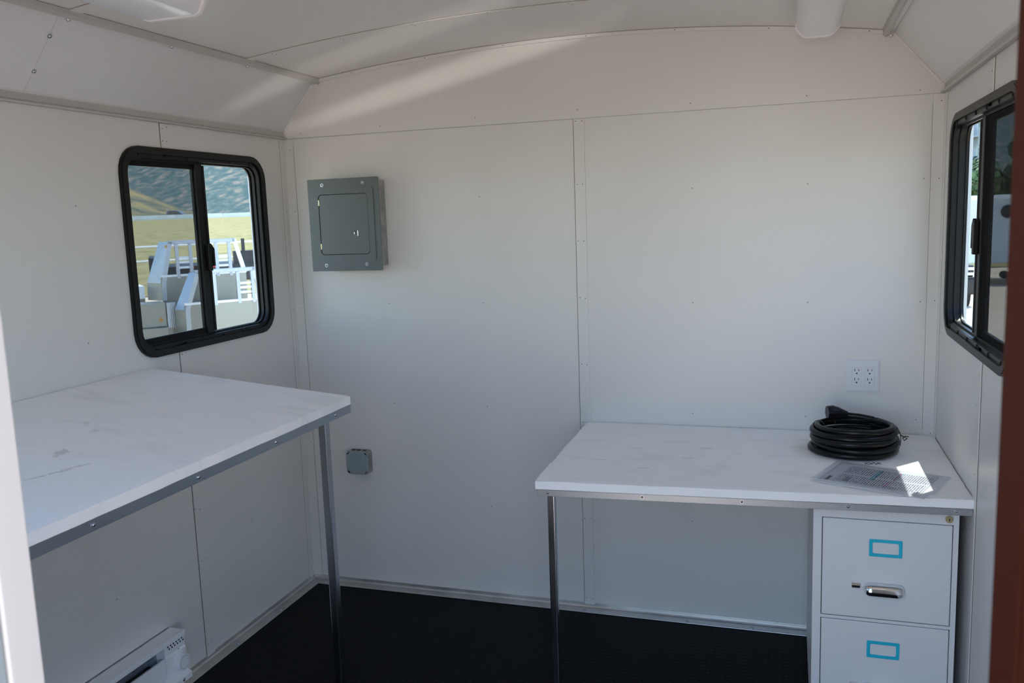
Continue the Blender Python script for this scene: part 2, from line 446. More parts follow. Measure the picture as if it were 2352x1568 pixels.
def side_wall(name, x_in, sgn, win, seam, label):
    # sgn = +1: wall at x = x_in, room on its +x side
    h = hole(win)
    mb = MB()
    for a0, a1, b0, b1 in rect_minus(-2.50, 0.05, -0.02, 1.87, h):
        xa, xb = sorted((x_in - sgn * 0.05, x_in - sgn * 0.004)); mb.box(xa, xb, a0, a1, b0, b1)
    wl = mb.build(name, 'shell'); tag(wl, label, 'wall', kind='structure')
    for y0, y1 in ((seam + 0.001, 0.0), (seam - 1.2, seam - 0.001), (DF, seam - 1.202)):
        mb = MB()
        for a0, a1, b0, b1 in rect_minus(y0, y1, 0.0, ZK - 0.0005, h):
            xa, xb = sorted((x_in - sgn * 0.004, x_in)); mb.box(xa, xb, a0, a1, b0, b1)
        mb.build('panel', 'wall', wl)
    xa, xb = sorted((x_in, x_in + sgn * 0.0035))
    for b0, b1 in ((0.012, h[2]), (h[3], ZK - 0.002)):
        B(xa, xb, seam, seam + 0.040, b0, b1).build('batten', 'wall', wl, bevel=0.0008)
        xc, xd = sorted((x_in, x_in + sgn * 0.0012)); B(xc, xd, seam - 0.0026, seam, b0, b1).build('seam_shade_strip', 'seamdark', wl)
    xc, xd = sorted((x_in, x_in + sgn * 0.0008)); B(xc, xd, -0.0352, -0.034, 0.02, ZK - 0.01).build('seam_shade_strip', 'seam', wl)
    B(xa, xb, -0.034, 0, 0.02, ZK - 0.001).build('corner_trim', 'wall', wl, bevel=0.0008)
    return wl
wl = side_wall('wall_left', 0.0, 1, WIN_L, SEAM_L, 'white panelled side wall behind the sloping plan table')
wr = side_wall('wall_right', W, -1, WIN_R, SEAM_R, 'white panelled side wall beside the filing cabinet')
for y, z in [(-1.0932, 1.5687), (-1.0997, 1.1782), (-1.0945, 0.3975), (-0.40, 0.3975), (-0.40, 0.80), (-1.49, 1.5687), (-1.49, 1.1782)]:
    inst(SCREW_FLUSH, 'screw', (0, y, z), wl, ROT['+x'])
for y, z in [(-0.710, 1.8146), (-0.6887, 1.8212), (-0.7132, 1.7755), (-0.6927, 1.7756), (-0.710, 1.0833), (-0.692, 1.0856), (-0.7147, 0.5503), (-0.6917, 0.5424), (-0.7075, 0.3624), (-0.6855, 0.3607), (-0.712, 0.06), (-0.69, 0.06)]:
    inst(NAIL, 'nail', (0.0035, y, z), wl, ROT['+x'])
for z in (1.80, 1.55, 1.16, 0.99, 0.60, 0.36, 0.06): inst(NAIL, 'nail', (0.0035, -0.022, z), wl, ROT['+x'])
for y, z in [(-0.68, 1.80), (-0.665, 1.76), (-0.68, 1.06), (-0.665, 0.98), (-0.67, 0.80)]: inst(NAIL, 'nail', (W - 0.0035, y, z), wr, ROT['-x'])

# door wall (behind / around the camera's view)
DX0, DX1, DH = 1.24, 2.05, 2.03
mb = MB()
for a0_, a1_, b0_, b1_ in rect_minus(-0.05, DX0 - 0.03, -0.02, 2.20, (.16, 1.02, 1.08, 1.80)): mb.box(a0_, a1_, -2.495, DF, b0_, b1_)
mb.box(DX1 + 0.03, W + 0.05, -2.495, DF, -0.02, 2.20).box(DX0 - 0.03, DX1 + 0.03, -2.495, DF, DH + 0.03, 2.20)
wf = mb.build('wall_front', 'wall'); tag(wf, 'white wall with the doorway the view looks through', 'wall', kind='structure')

# ceiling: curved panels with joints, cove panels down to the side walls
def strip(pts, y0, y1, th, name, m, parent, smooth=True):
    n = len(pts); mb = MB(); vs = []
    for y in (y0, y1):
        for x, z in pts: vs.append((x, y, z))
        for x, z in pts: vs.append((x, y, z + th))
    fs = []
    for i in range(n - 1):
        fs += [(i, i + 1, 2 * n + i + 1, 2 * n + i), (n + i, 3 * n + i, 3 * n + i + 1, n + i + 1), (i, n + i, n + i + 1, i + 1), (2 * n + i, 2 * n + i + 1, 3 * n + i + 1, 3 * n + i)]
    fs += [(0, 2 * n, 3 * n, n), (n - 1, 2 * n - 1, 4 * n - 1, 3 * n - 1)]
    mb.add(vs, fs)
    return mb.build(name, m, parent, smooth=smooth)
XA0, XA1 = 0.172, 2.204
arc = [(XA0 + (XA1 - XA0) * i / 40, ceil_z(XA0 + (XA1 - XA0) * i / 40)) for i in range(41)]
shell_pts = [(-0.05, 1.86), (0.10, 2.06)] + [(x, z + 0.03) for x, z in arc[::4]] + [(2.27, 2.06), (W + 0.05, 1.86)]
ce = strip(shell_pts, -2.50, 0.05, 0.03, 'ceiling', 'shell', None)
tag(ce, 'white curved trailer ceiling in wide panels', 'ceiling', kind='structure')
CS = [0.0, -0.484, -1.235, -1.98, DF]
for a, b in zip(CS[:-1], CS[1:]):
    strip(arc, b + (0.0015 if b != DF else 0), a - (0.0 if a == 0 else 0.0015), 0.004, 'panel', 'ceil', ce)
for y in CS[1:-1]:
    strip([(x, z - 0.003) for x, z in arc], y + 0.001, y + 0.040, 0.003, 'batten', 'ceil', ce)
    strip([(x, z - 0.0012) for x, z in arc], y - 0.0010, y + 0.0008, 0.001, 'seam_shade_strip', 'seam', ce)
    for i in range(2, 40, 5):
        for dy in (0.012, 0.030): inst(NAIL, 'nail', (arc[i][0] + dy * .2, y + dy, arc[i][1] - 0.003), ce, ROT['-z'])
# narrow white angle where the arc meets the back wall
strip([(x, z - 0.012) for x, z in arc], -0.014, -0.0015, 0.012, 'edge_trim', 'trimwhite', ce)
strip([(x, z - 0.0014) for x, z in arc], -0.0160, -0.0142, 0.001, 'seam_shade_strip', 'seam', ce)
for i in range(3, 40, 6): inst(NAIL, 'nail', (arc[i][0], -0.014, arc[i][1] - 0.007), ce, ROT['-y'])
# cove panels
zl, zr = ceil_z(XA0), ceil_z(XA1)
for y0, y1 in ((-1.2355, 0.0), (DF, -1.2365)):
    strip([(0.0, 1.858), (0.010, 1.866), (0.150, zl - 0.008), (XA0 + 0.004, zl - 0.002)], y0, y1, 0.004, 'cove_panel', 'cove', ce, False)
strip([(XA1 - 0.004, zr - 0.002), (2.226, zr - 0.006), (W - 0.012, 1.868), (W, 1.860)], DF, 0.0, 0.004, 'cove_panel', 'cove', ce, False)
# white bead where cove meets back wall
MB().tube([(0.012, -0.003, 1.868), (0.05, -0.003, 1.918), (0.10, -0.003, 1.980), (0.150, -0.003, zl - 0.012)], 0.0035, 6).build('caulk_bead', 'trimwhite', ce, smooth=True)
MB().tube([(W - 0.014, -0.003, 1.866), (2.32, -0.003, 1.920), (2.27, -0.003, 1.979), (2.226, -0.003, zr - 0.010)], 0.0035, 6).build('caulk_bead', 'trimwhite', ce, smooth=True)
for q in ((0.046, -1.233, 1.912), (0.114, -1.237, 1.993)):
    inst(SCREW_DOME, 'screw', q, ce, (0, math.radians(180 - 40), 0))
# the four long trims of the coves
def ext(poly, name, m, label):
    o = MB().prism(poly, lambda a, b, d: (a, d, b), DF, 0.0).build(name, m)
    return tag(o, label, 'trim', kind='structure')
t1 = ext([(0.0, ZK), (0.015, ZK - 0.002), (0.017, ZK + 0.004), (0.006, ZK + 0.010), (0.004, ZK + 0.030), (0.0, ZK + 0.030)], 'trim_1', 'trimgrey', 'grey lip along the foot of the cove above the plan table')
t2 = ext([(W, ZK), (W - 0.015, ZK - 0.002), (W - 0.017, ZK + 0.004), (W - 0.006, ZK + 0.010), (W - 0.004, ZK + 0.030), (W, ZK + 0.030)], 'trim_2', 'trimgrey', 'grey lip along the foot of the cove above the desk window')
t3 = ext([(XA0 - 0.006, zl - 0.002), (XA0 - 0.004, zl - 0.018), (XA0 + 0.002, zl - 0.020), (XA0 + 0.010, zl - 0.012), (XA0 + 0.012, zl)], 'trim_3', 'trimgrey', 'grey lip between the left cove and the curved ceiling')
t4 = ext([(XA1 + 0.006, zr - 0.002), (XA1 + 0.004, zr - 0.018), (XA1 - 0.002, zr - 0.020), (XA1 - 0.010, zr - 0.012), (XA1 - 0.012, zr)], 'trim_4', 'trimgrey', 'grey lip between the right cove and the curved ceiling')
for y in (-0.012, -0.437, -0.815, -1.205, -1.62): inst(SCREW_DOME, 'screw', (XA0 - 0.006, y - 0.02, zl - 0.020), t3, (0, math.radians(200), 0))
inst(SCREW_DOME, 'screw', (XA1 + 0.012, -0.03, zr - 0.022), t4, (0, math.radians(160), 0))

# baseboards: aluminium angle screwed to the floor
HB, FL = 0.022, 0.045
def angle(name, poly, fn, d0, d1, label):
    o = MB().prism(poly, fn, d0, d1).build(name, 'alubase', bevel=0.0015)
    return tag(o, label, 'baseboard', kind='structure')
prof = [(0, 0), (FL, 0), (FL, 0.0025), (0.008, 0.005), (0.004, 0.010), (0.003, HB), (0, HB)]
bb = angle('baseboard_back', prof, lambda a, b, d: (d, -a, b), 0.0, W, 'aluminium floor angle along the end wall')
bl = angle('baseboard_left', prof, lambda a, b, d: (a, d, b), DF, -0.006, 'aluminium floor angle under the plan table')
br = angle('baseboard_right', prof, lambda a, b, d: (W - a, d, b), DF, -0.006, 'aluminium floor angle behind the filing cabinet')
for x in (0.075, 0.52, 0.82, 1.19, 1.575, 1.805, 2.2): inst(SCREW_DOME, 'screw', (x, -0.034, 0.0035), bb, ROT['+z'])
for y in (-0.31, -0.585, -0.90, -1.3): inst(SCREW_DOME, 'screw', (0.032, y, 0.0035), bl, ROT['+z'])

# ------------------------------------------------------------------ windows
def window(name, x_in, s, win, label, screen_key, stile_y, sash_w):
    y0, y1, z0, z1 = win
    root = thing(name, (x_in, (y0 + y1) / 2, z0), label, 'window', kind='structure')
    P = lambda a, b, d: (x_in + s * d, a, b)
    r = 0.085
    outer = rr(y0, y1, z0, z1, r); inn = rr(y0 + .036, y1 - .036, z0 + .034, z1 - .034, .052); mid = rr(y0 + .024, y1 - .024, z0 + .022, z1 - .022, .063)
    mb = MB().ring(outer, mid, P, 0.0, 0.008).ring(mid, inn, P, -0.004, 0.0035)
    mb.ring(rr(y0 + .006, y1 - .006, z0 + .006, z1 - .006, r - .006), mid, P, 0.008, 0.010)
    mb.build('trim_ring', 'blackframe', root, smooth=True)
    li = rr(y0 + .037, y1 - .037, z0 + .035, z1 - .035, .051)
    lo = rr(y0 + .031, y1 - .031, z0 + .031, z1 - .031, .056)
    MB().ring(lo, li, P, -0.040, 0.0).ring(li, rr(y0 + .044, y1 - .044, z0 + .041, z1 - .041, .045), P, -0.016, -0.012).ring(li, rr(y0 + .043, y1 - .043, z0 + .040, z1 - .040, .046), P, -0.036, -0.031).build('window_frame', 'blackframe', root, smooth=True)
    a0, a1, b0, b1 = y0 + .042, y1 - .042, z0 + .039, z1 - .039
    sy = stile_y
    xa, xb = sorted((P(0, 0, -.034)[0], P(0, 0, -.032)[0]))
    B(xa, xb, sy - .01, a1 + .003, b0 - .003, b1 + .003).build('pane', 'glass', root)
    # sliding near sash
    xa, xb = sorted((P(0, 0, -.028)[0], P(0, 0, -.018)[0]))
    sash = MB().box(xa, xb, a0, sy + .010, b0, b0 + .020).box(xa, xb, a0, sy + .010, b1 - .020, b1).box(xa, xb, a0, a0 + .018, b0, b1).box(xa, xb, sy - sash_w, sy - .01, b0, b1).build('sliding_sash', 'blackframe', root, bevel=.001)
    xa, xb = sorted((P(0, 0, -.0245)[0], P(0, 0, -.0225)[0]))
    B(xa, xb, a0 + .01, sy - .012, b0 + .012, b1 - .012).build('pane', 'glass', sash)
    xa, xb = sorted((P(0, 0, -.0145)[0], P(0, 0, -.0137)[0]))
    B(xa, xb, a0 + .004, sy - .01, b0 + .004, b1 - .004).build('insect_screen', screen_key, root)
    xa, xb = sorted((P(0, 0, -.031)[0], P(0, 0, -.009)[0]))
    xc, xd = sorted((P(0, 0, -.024)[0], P(0, 0, -.006)[0]))
    st = MB().box(xa, xb, sy - .028, sy + .008, b0, b1).box(xc, xd, sy + .008, sy + .016, b0 + .006, b1 - .006).build('meeting_stile', 'blackframe', root, bevel=.0015)
    # latch
    xa, xb = sorted((P(0, 0, -.009)[0], P(0, 0, .004)[0]))
    zc = z0 + .30
    MB().box(xa, xb, sy - .008, sy + .010, zc - .045, zc + .045).prism([(sy + .008, zc + .05), (sy + .026, zc + .03), (sy + .026, zc - .030), (sy + .018, zc - .030), (sy + .018, zc + .01), (sy + .008, zc + .02)], P, -.006, .004).build('latch', 'blackframe', st, bevel=.002)
    for zz in (z0 + .028, z1 - .028):
        for k in range(6):
            yy = y0 + .09 + (y1 - y0 - .18) * k / 5
            inst(RING_SCREW, 'screw', P(yy, zz, .0035), root, ROT['+x'] if s > 0 else ROT['-x'])
    return root
RING_SCREW = raw_mesh(MB().dome((0, 0, 0), (0, 0, 1), 0.0062, 0.004), 'frame_screw', ['blackframe'])
window('window_1', 0.0, 1, WIN_L, 'black-framed sliding window above the plan table, flatbeds outside', 'screen', -0.520, .034)
window('window_2', W, -1, WIN_R, 'black-framed sliding window beside the brown door, above the desk', 'screen_old', -0.525, .070)

w3 = thing('added_light_window', (.59, -2.475, 1.08), 'black-framed window added for light in the door wall, behind the view', 'window', kind='structure')  # unseen window, added to bring more daylight to the left side
MB().box(.14, 1.04, -2.50, -2.449, 1.06, 1.10).box(.14, 1.04, -2.50, -2.449, 1.78, 1.82).box(.14, .18, -2.50, -2.449, 1.06, 1.82).box(1.0, 1.04, -2.50, -2.449, 1.06, 1.82).box(.58, .60, -2.49, -2.46, 1.06, 1.82).build('window_frame', 'blackframe', w3, bevel=.002)
for a0_, a1_ in ((.17, .585), (.595, 1.01)): B(a0_, a1_, -2.478, -2.475, 1.09, 1.79).build('pane', 'glass', w3)

# ------------------------------------------------------------------ doorway
dr = thing('door_1', (DX1 + .02, -2.50, 0), 'dark red-brown entry door folded open at the right edge of view', 'door', kind='structure')
MB().box(DX1, DX1 + .03, -2.515, DF + .005, 0, DH + .03).build('door_jamb', 'brown', dr, bevel=.002)
MB().box(DX1 + .001, DX1 + .82, -2.562, -2.518, .01, DH - .01).build('door_leaf', 'brown', dr, bevel=.003)
MB().box(DX1 + .70, DX1 + .80, -2.612, -2.600, .95, .97).box(DX1 + .70, DX1 + .72, -2.606, -2.560, .95, .97).build('door_handle', 'chrome', dr, bevel=.004)
tj = MB().box(DX0 - .03, DX0, -2.500, -2.464, 0, DH + .03).box(DX0 - .03, DX1, -2.500, -2.464, DH, DH + .03).build('trim_5', 'jamb', bevel=.002)
tag(tj, 'pale cream door jamb at the left edge of view', 'trim', kind='structure')

M['casing'] = mat('grey_green_casing', (.30, .33, .315), .5)
tk = B(DX0 - .09, DX0 - .003, -2.512, -2.501, 0, DH + .06).build('trim_6', 'casing', bevel=.002)
tag(tk, 'grey-green outer door casing in the lower left corner', 'trim', kind='structure')

# ------------------------------------------------------------------ electrical panel
ep = thing('electrical_panel', (0.296, 0, 1.313), 'grey metal breaker panel with a hinged door on the end wall', 'electrical panel')
B(.160, .431, -.084, -.0016, 1.329, 1.654).build('box', 'galv', ep, bevel=.002)
def on_y(yf): return lambda a, b, d: (a, yf - d, b)
mb = MB()
hole_d = rr(.190, .400, 1.376, 1.607, .014)
mb.ring(rr(.146, .447, 1.3135, 1.6655, .004), hole_d, on_y(-.084), 0, .004)
mb.ring(rr(.170, .424, 1.352, 1.630, .010), hole_d, on_y(-.088), 0, .003)
mb.build('cover', 'panelgrey', ep, smooth=True)
ed = MB().prism(rr(.1925, .3985, 1.378, 1.605, .012), on_y(-.084), 0, .0062).build('door', 'panelgrey', ep, bevel=.0012)
MB().ring(rr(.1895, .4005, 1.3755, 1.6075, .0145), rr(.1935, .3975, 1.3795, 1.6035, .011), on_y(-.0842), 0, .0012).build('door_gap', 'dark', ep)
rg = MB()
pts = [(.3475 + .0095 * math.cos(t), -.0935, 1.457 + .0095 * math.sin(t)) for t in [math.pi / 2 + math.pi * k / 10 for k in range(11)]] + [(.3535, -.0935, 1.4475), (.3535, -.0935, 1.4665)]
rg.tube(pts, .0014, 6, closed=True).build('pull_ring', 'chrome', ed, smooth=True)
B(.3415, .3525, -.0912, -.0900, 1.4495, 1.4645).build('latch_tongue', 'panelgrey', ed, bevel=.0005)
for z in (1.565, 1.398): B(.1895, .1945, -.0920, -.084, z, z + .022).build('hinge', 'brass', ep, bevel=.0008)
for x, z in ((.209, 1.6425), (.3827, 1.6453), (.208, 1.336), (.382, 1.338)): inst(SCREW_DOME, 'screw', (x, -.088, z), ep, ROT['-y'])
for z, r_ in ((1.375, .013), (1.42, .009), (1.455, .008)):
    MB().ring([(r_ * math.cos(t * .3927) - .042, z + r_ * math.sin(t * .3927)) for t in range(16)], [((r_ - .0015) * math.cos(t * .3927) - .042, z + (r_ - .0015) * math.sin(t * .3927)) for t in range(16)], lambda a_, b_, d: (.431 + d, a_, b_), 0, .0008).build('knockout', 'galv', ep)

# junction box
jb = thing('junction_box', (.262, 0, .486), 'square galvanised junction box low on the end wall', 'junction box')
MB().prism(rr(.213, .309, .487, .582, .012), on_y(0), 0, .041).build('box', 'galv', jb, bevel=.002)
c = .014
cov = [(.214 + c, .4865), (.312 - c, .4865), (.312, .4865 + c), (.312, .584 - c), (.312 - c, .584), (.214 + c, .584), (.214, .584 - c), (.214, .4865 + c)]
MB().prism(cov, on_y(-.041), 0, .0035).build('cover', 'boxcover', jb, bevel=.001)
for x, z, sx, sz in ((.214, .4865, 1, 1), (.312, .4865, -1, 1), (.312, .584, -1, -1), (.214, .584, 1, -1)):
    p0 = Vector((x + sx * .004, -.0449, z + sz * .016)); p1 = Vector((x + sx * .016, -.0449, z + sz * .004))
    d = (p1 - p0).normalized() * .0025
    MB().tube([p0 + d, p0 + d * 1.5, p1 - d * 1.5, p1 - d], .0026, 6).build('screw_slot', 'dark', jb)
for x, z in ((.222, .576), (.304, .494)): inst(SCREW_DOME, 'screw', (x, -.0455, z), jb, ROT['-y'], (.7, .7, .7))
for x, z in ((.238, .582), (.262, .582), (.286, .582)): B(x - .007, x + .007, -.028, -.012, z - .0005, z + .0012).build('knockout', 'dark', jb)
for z in (.51, .535, .56): B(.3085, .3102, -.027, -.013, z - .006, z + .006).build('knockout', 'galv', jb)

# outlet
ol = thing('power_outlet', (2.159, 0, .872), 'white double-gang outlet plate above the desk', 'outlet')
yo = 0
mb = MB()
ho = rr(2.1055, 2.2105, .8725, .9820, .003, 3); hi = rr(2.1125, 2.2035, .8795, .9750, .003, 3)
n_ = len(ho)
mb.add([(a_, 0, b_) for a_, b_ in ho] + [(a_, -.0035, b_) for a_, b_ in ho] + [(a_, -.0065, b_) for a_, b_ in hi], [tuple(range(2 * n_, 3 * n_))] + [(i, (i + 1) % n_, n_ + (i + 1) % n_, n_ + i) for i in range(n_)] + [(n_ + i, n_ + (i + 1) % n_, 2 * n_ + (i + 1) % n_, 2 * n_ + i) for i in range(n_)] + [tuple(range(n_))])
mb.build('wall_plate', 'plastic', ol)
for cx in (2.1385, 2.1790):
    MB().ring(rr(cx - .0152, cx + .0152, .8955, .9585, .003, 3), rr(cx - .0146, cx + .0146, .8961, .9579, .0027, 3), on_y(-.0064), 0, .0003).build('gap', 'trimgrey', ol)
    rc = MB().prism(rr(cx - .0145, cx + .0145, .8962, .9578, .0025, 3), on_y(-.006), 0, .0018).build('receptacle', 'plastic', ol)
    for zc in (.9445, .9135):
        for dx, h_ in ((-.0062, .0040), (.0060, .0032)):
            B(cx + dx - .0010, cx + dx + .0010, -.0082, -.0076, zc + .004 - h_, zc + .004 + h_).build('slot', 'dark', rc)
        MB().cyl((cx, -.0076, zc - .0072), (cx, -.0082, zc - .0072), .0026, n=10).build('slot', 'dark', rc)

# ------------------------------------------------------------------ plan table (left, sloping)
pt = thing('plan_table', (.35, -1.6, 0), 'sloping plan table with a white foam top under the left window', 'table')
XD, ZW, ZF, YF, YN = .703, 1.065, .996, -.862, -2.44
def tz(x): return ZW + (ZF - ZW) * x / XD

def foam(corners, th, nx, ny, name, parent, seed):
    # corners: BL, FL, FR, BR (world, top surface); grid with slightly wavy edges and dents
    rnd = random.Random(seed)
    BL, FLc, FR, BR = [Vector(c_) for c_ in corners]
    ph = [rnd.uniform(0, 6.28) for _ in range(8)]
    def wob(t, k): return .0012 * (math.sin(17 * t + ph[k]) + .7 * math.sin(43 * t + ph[k + 1]) + .5 * math.sin(97 * t + ph[(k + 2) % 8]))
    top = []; bot = []
    for j in range(ny + 1):
        v = j / ny
        for i in range(nx + 1):
            u = i / nx
            p = (BL * (1 - u) + BR * u) * (1 - v) + (FLc * (1 - u) + FR * u) * v
            eu = (FR - FLc).normalized(); ev = (FLc - BL).normalized()
            if i == 0: p = p + eu * wob(v, 0)
            if i == nx: p = p - eu * abs(wob(v, 2)) * .4
            if j == 0: p = p + ev * abs(wob(u, 4)) * .5
            if j == ny: p = p + ev * wob(u, 5) * .6
            edge = i in (0, nx) or j in (0, ny)
            dz = rnd.gauss(0, .00012) - (.0012 + abs(rnd.gauss(0, .0008)) if edge else 0)
            top.append(p + Vector((0, 0, dz)))
            bot.append(p - Vector((0, 0, th)))
    mb_ = MB(); n1 = nx + 1
    fs = []
    N = len(top)
    for j in range(ny):
        for i in range(nx):
            q = (j * n1 + i, j * n1 + i + 1, (j + 1) * n1 + i + 1, (j + 1) * n1 + i)
            fs.append(q[::-1]); fs.append(tuple(N + k for k in q))
    for i in range(nx):
        fs.append((i, i + 1, N + i + 1, N + i)); a_ = ny * n1 + i; fs.append((a_ + 1, a_, N + a_, N + a_ + 1))
    for j in range(ny):
        a_ = j * n1; b_ = (j + 1) * n1; fs.append((b_, a_, N + a_, N + b_)); a_ += nx; b_ += nx; fs.append((a_, b_, N + b_, N + a_))
    mb_.add(top + bot, fs)
    return mb_.build(name, 'foam', parent, smooth=True)
TH = .0255
lf = foam([(0.003, YN, tz(0)), (XD, YN, tz(XD)), (XD, YF, tz(XD)), (0.003, YF, tz(0))], TH, 90, 40, 'tabletop', pt, 3)
lf['label'] = 'white foam board top'
# scuffs and foam crumbs on the sloping top
def on_table(x, y, h=0.0): return Vector((x, y, tz(x) + h))
tq = Vector((1, 0, (ZF - ZW) / XD)).normalized()
# rails
rp = [(XD - .020, tz(XD) - TH), (XD - .002, tz(XD) - TH), (XD - .002, tz(XD) - TH - .0245), (XD - .0045, tz(XD) - TH - .0245), (XD - .0045, tz(XD) - TH - .003), (XD - .020, tz(XD) - TH - .003)]
fr = MB().prism(rp, lambda a_, b_, d: (a_, d, b_), YN, YF + .002).build('front_rail', 'alu', pt, bevel=.0006)
MB().add([(.02, YF - .004, tz(.02) - TH), (XD - .004, YF - .004, tz(XD) - TH), (XD - .004, YF - .004, tz(XD) - TH - .022), (.02, YF - .004, tz(.02) - TH - .022), (.02, YF - .007, tz(.02) - TH), (XD - .004, YF - .007, tz(XD) - TH), (XD - .004, YF - .007, tz(XD) - TH - .022), (.02, YF - .007, tz(.02) - TH - .022)],
         [(0, 1, 2, 3), (7, 6, 5, 4), (0, 4, 5, 1), (1, 5, 6, 2), (2, 6, 7, 3), (3, 7, 4, 0)]).build('end_rail', 'alu', pt)
B(0.002, .028, YN, YF + .004, tz(0) - TH - .045, tz(0) - TH - .004).build('wall_cleat', 'alu', pt)
for y in (-.95, -1.25, -1.55, -1.85): inst(SCREW_DOME, 'screw', (XD - .002, y, tz(XD) - TH - .012), fr, ROT['+x'], (.8, .8, .8))
def leg(x0, x1, y0, y1, z1, parent):
    return B(x0, x1, y0, y1, 0.0, z1).build('leg', 'steel', parent, bevel=.0035, seg=3)
leg(.645, .669, -.957, -.931, tz(.66) - TH - .004, pt)
leg(.645, .669, -2.36, -2.334, tz(.66) - TH - .004, pt)

# ------------------------------------------------------------------ desk (right)
dk = thing('desk', (1.8, -.36, 0), 'level desk with a white foam top over the filing cabinet', 'desk')
ZD = .7352
df = foam([(1.212, -.004, ZD), (1.2205, -.745, ZD), (W - .003, -.676, ZD), (W - .003, -.004, ZD)], TH, 110, 60, 'tabletop', dk, 11)
df['label'] = 'white foam board top'
p0 = Vector((1.2265, -.7425, 0)); p1 = Vector((W - .004, -.6745, 0)); ev = (p1 - p0).normalized(); nv = Vector((ev.y, -ev.x, 0))
zr_t = ZD - TH
rail = MB().obox(p0 + Vector((0, 0, zr_t - .0205)), p1 - p0, -nv * .003, (0, 0, .0205)).obox(p0 + Vector((0, 0, zr_t - .003)), p1 - p0, -nv * .02, (0, 0, .003)).build('front_rail', 'alu', dk, bevel=.0006)
for t_ in (.0275, .264, .5, .738, .966):
    q = p0 + (p1 - p0) * t_ + Vector((0, 0, zr_t - .0095))
    inst(SCREW_DOME, 'screw', q, rail, (math.pi / 2, 0, math.atan2(ev.y, ev.x)), (.75, .75, .9))
B(1.2285, 1.2315, -.735, -.01, zr_t - .022, zr_t).build('side_rail', 'alu', dk)
B(1.235, W - .005, -.03, -.004, zr_t - .035, zr_t - .001).build('wall_cleat', 'alu', dk)
leg(1.2475, 1.2700, -.712, -.689, zr_t - .001, dk)

# ------------------------------------------------------------------ filing cabinet
fc = thing('filing_cabinet', (2.172, -.33, 0), 'grey two-drawer metal filing cabinet under the desk', 'filing cabinet')
CX0, CX1, CY, CZ = 1.990, 2.3525, -.640, .7050
mb = MB()
mb.box(CX0, 2.0125, CY, CY + .02, .02, CZ).box(2.3395, CX1, CY, CY + .02, .02, CZ)
mb.box(2.0125, 2.3395, CY, CY + .02, .650, CZ).box(2.0125, 2.3395, CY, CY + .02, .3575, .3660).box(2.0125, 2.3395, CY, CY + .02, .02, .070)
mb.box(CX0, CX0 + .003, CY + .02, -.05, 0.02, CZ).box(CX1 - .003, CX1, CY + .02, -.05, 0.02, CZ).box(CX0 + .003, CX1 - .003, -.053, -.05, 0.02, CZ - .003).box(CX0 + .003, CX1 - .003, CY + .02, -.05, CZ - .003, CZ)
mb.box(CX0 + .01, CX1 - .01, CY + .03, -.06, 0, .03)
mb.build('body', 'cab', fc)
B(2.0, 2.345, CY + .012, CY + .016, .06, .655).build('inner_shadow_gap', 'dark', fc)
for dz in (0.0, -.2925):
    z0_, z1_ = .3680 + dz, .6480 + dz
    dw = B(2.0145, 2.3375, CY - .0015, CY + .011, z0_, z1_).build('drawer', 'cab', fc, bevel=.0022)
    MB().ring(rr(2.1340, 2.2170, .5480 + dz, .5965 + dz, .002, 3), rr(2.1425, 2.2085, .5565 + dz, .5880 + dz, .004, 3), on_y(CY - .0015), 0, .0035).build('label_frame', 'teal', dw, bevel=.0011, seg=2)['label'] = 'bright turquoise card holder'
    # bar pull with bevelled lower edge
    hz = .4720 + dz
    hp = [(-.0025, .000), (-.012, .000), (-.022, -.006), (-.026, -.016), (-.026, -.025), (-.021, -.031), (-.016, -.031), (-.018, -.024), (-.018, -.016), (-.014, -.010), (-.0025, -.006)]
    mbh = MB(); secs = []
    nseg = 14
    for i in range(nseg + 1):
        u = i / nseg; x = 2.1205 + (2.2265 - 2.1205) * u
        e = min(u, 1 - u) / .16
        k = math.sqrt(max(0.0, 1 - (1 - min(1, e)) ** 2)) * .9 + .1
        secs.append([(x, CY - .0015 + min(-.0002, py * k), hz - .016 + (pz + .016) * k) for py, pz in hp])
    vs = [p for s_ in secs for p in s_]; n_ = len(hp)
    fs = [tuple(range(n_))[::-1], tuple(nseg * n_ + k for k in range(n_))]
    for i in range(nseg):
        for k in range(n_):
            l = (k + 1) % n_; fs.append((i * n_ + k, i * n_ + l, (i + 1) * n_ + l, (i + 1) * n_ + k))
    mbh.add(vs, fs).build('handle', 'chrome', dw, smooth=True)['label'] = 'chrome drawer pull'
    MB().prism([(CY - .0015, .4695 + dz), (CY - .008, .4695 + dz), (CY - .0125, .4655 + dz), (CY - .0125, .4580 + dz), (CY - .008, .4540 + dz), (CY - .0015, .4540 + dz)], lambda a_, b_, d: (d, a_, b_), 2.0915, 2.1130).build('thumb_latch', 'chrome', dw, bevel=.0012)
lk = MB().cyl((2.328, CY, .6660), (2.328, CY - .006, .6660), .0098, .0090, 20).cyl((2.328, CY - .005, .6660), (2.328, CY - .0068, .6660), .0070, .0066, 20).build('lock', 'brass', fc, smooth=True)
MB().box(2.3270, 2.3290, CY - .0072, CY - .0066, .6618, .6672).cyl((2.328, CY - .0066, .6672), (2.328, CY - .0072, .6672), .0019, n=10).build('keyhole', 'dark', lk)

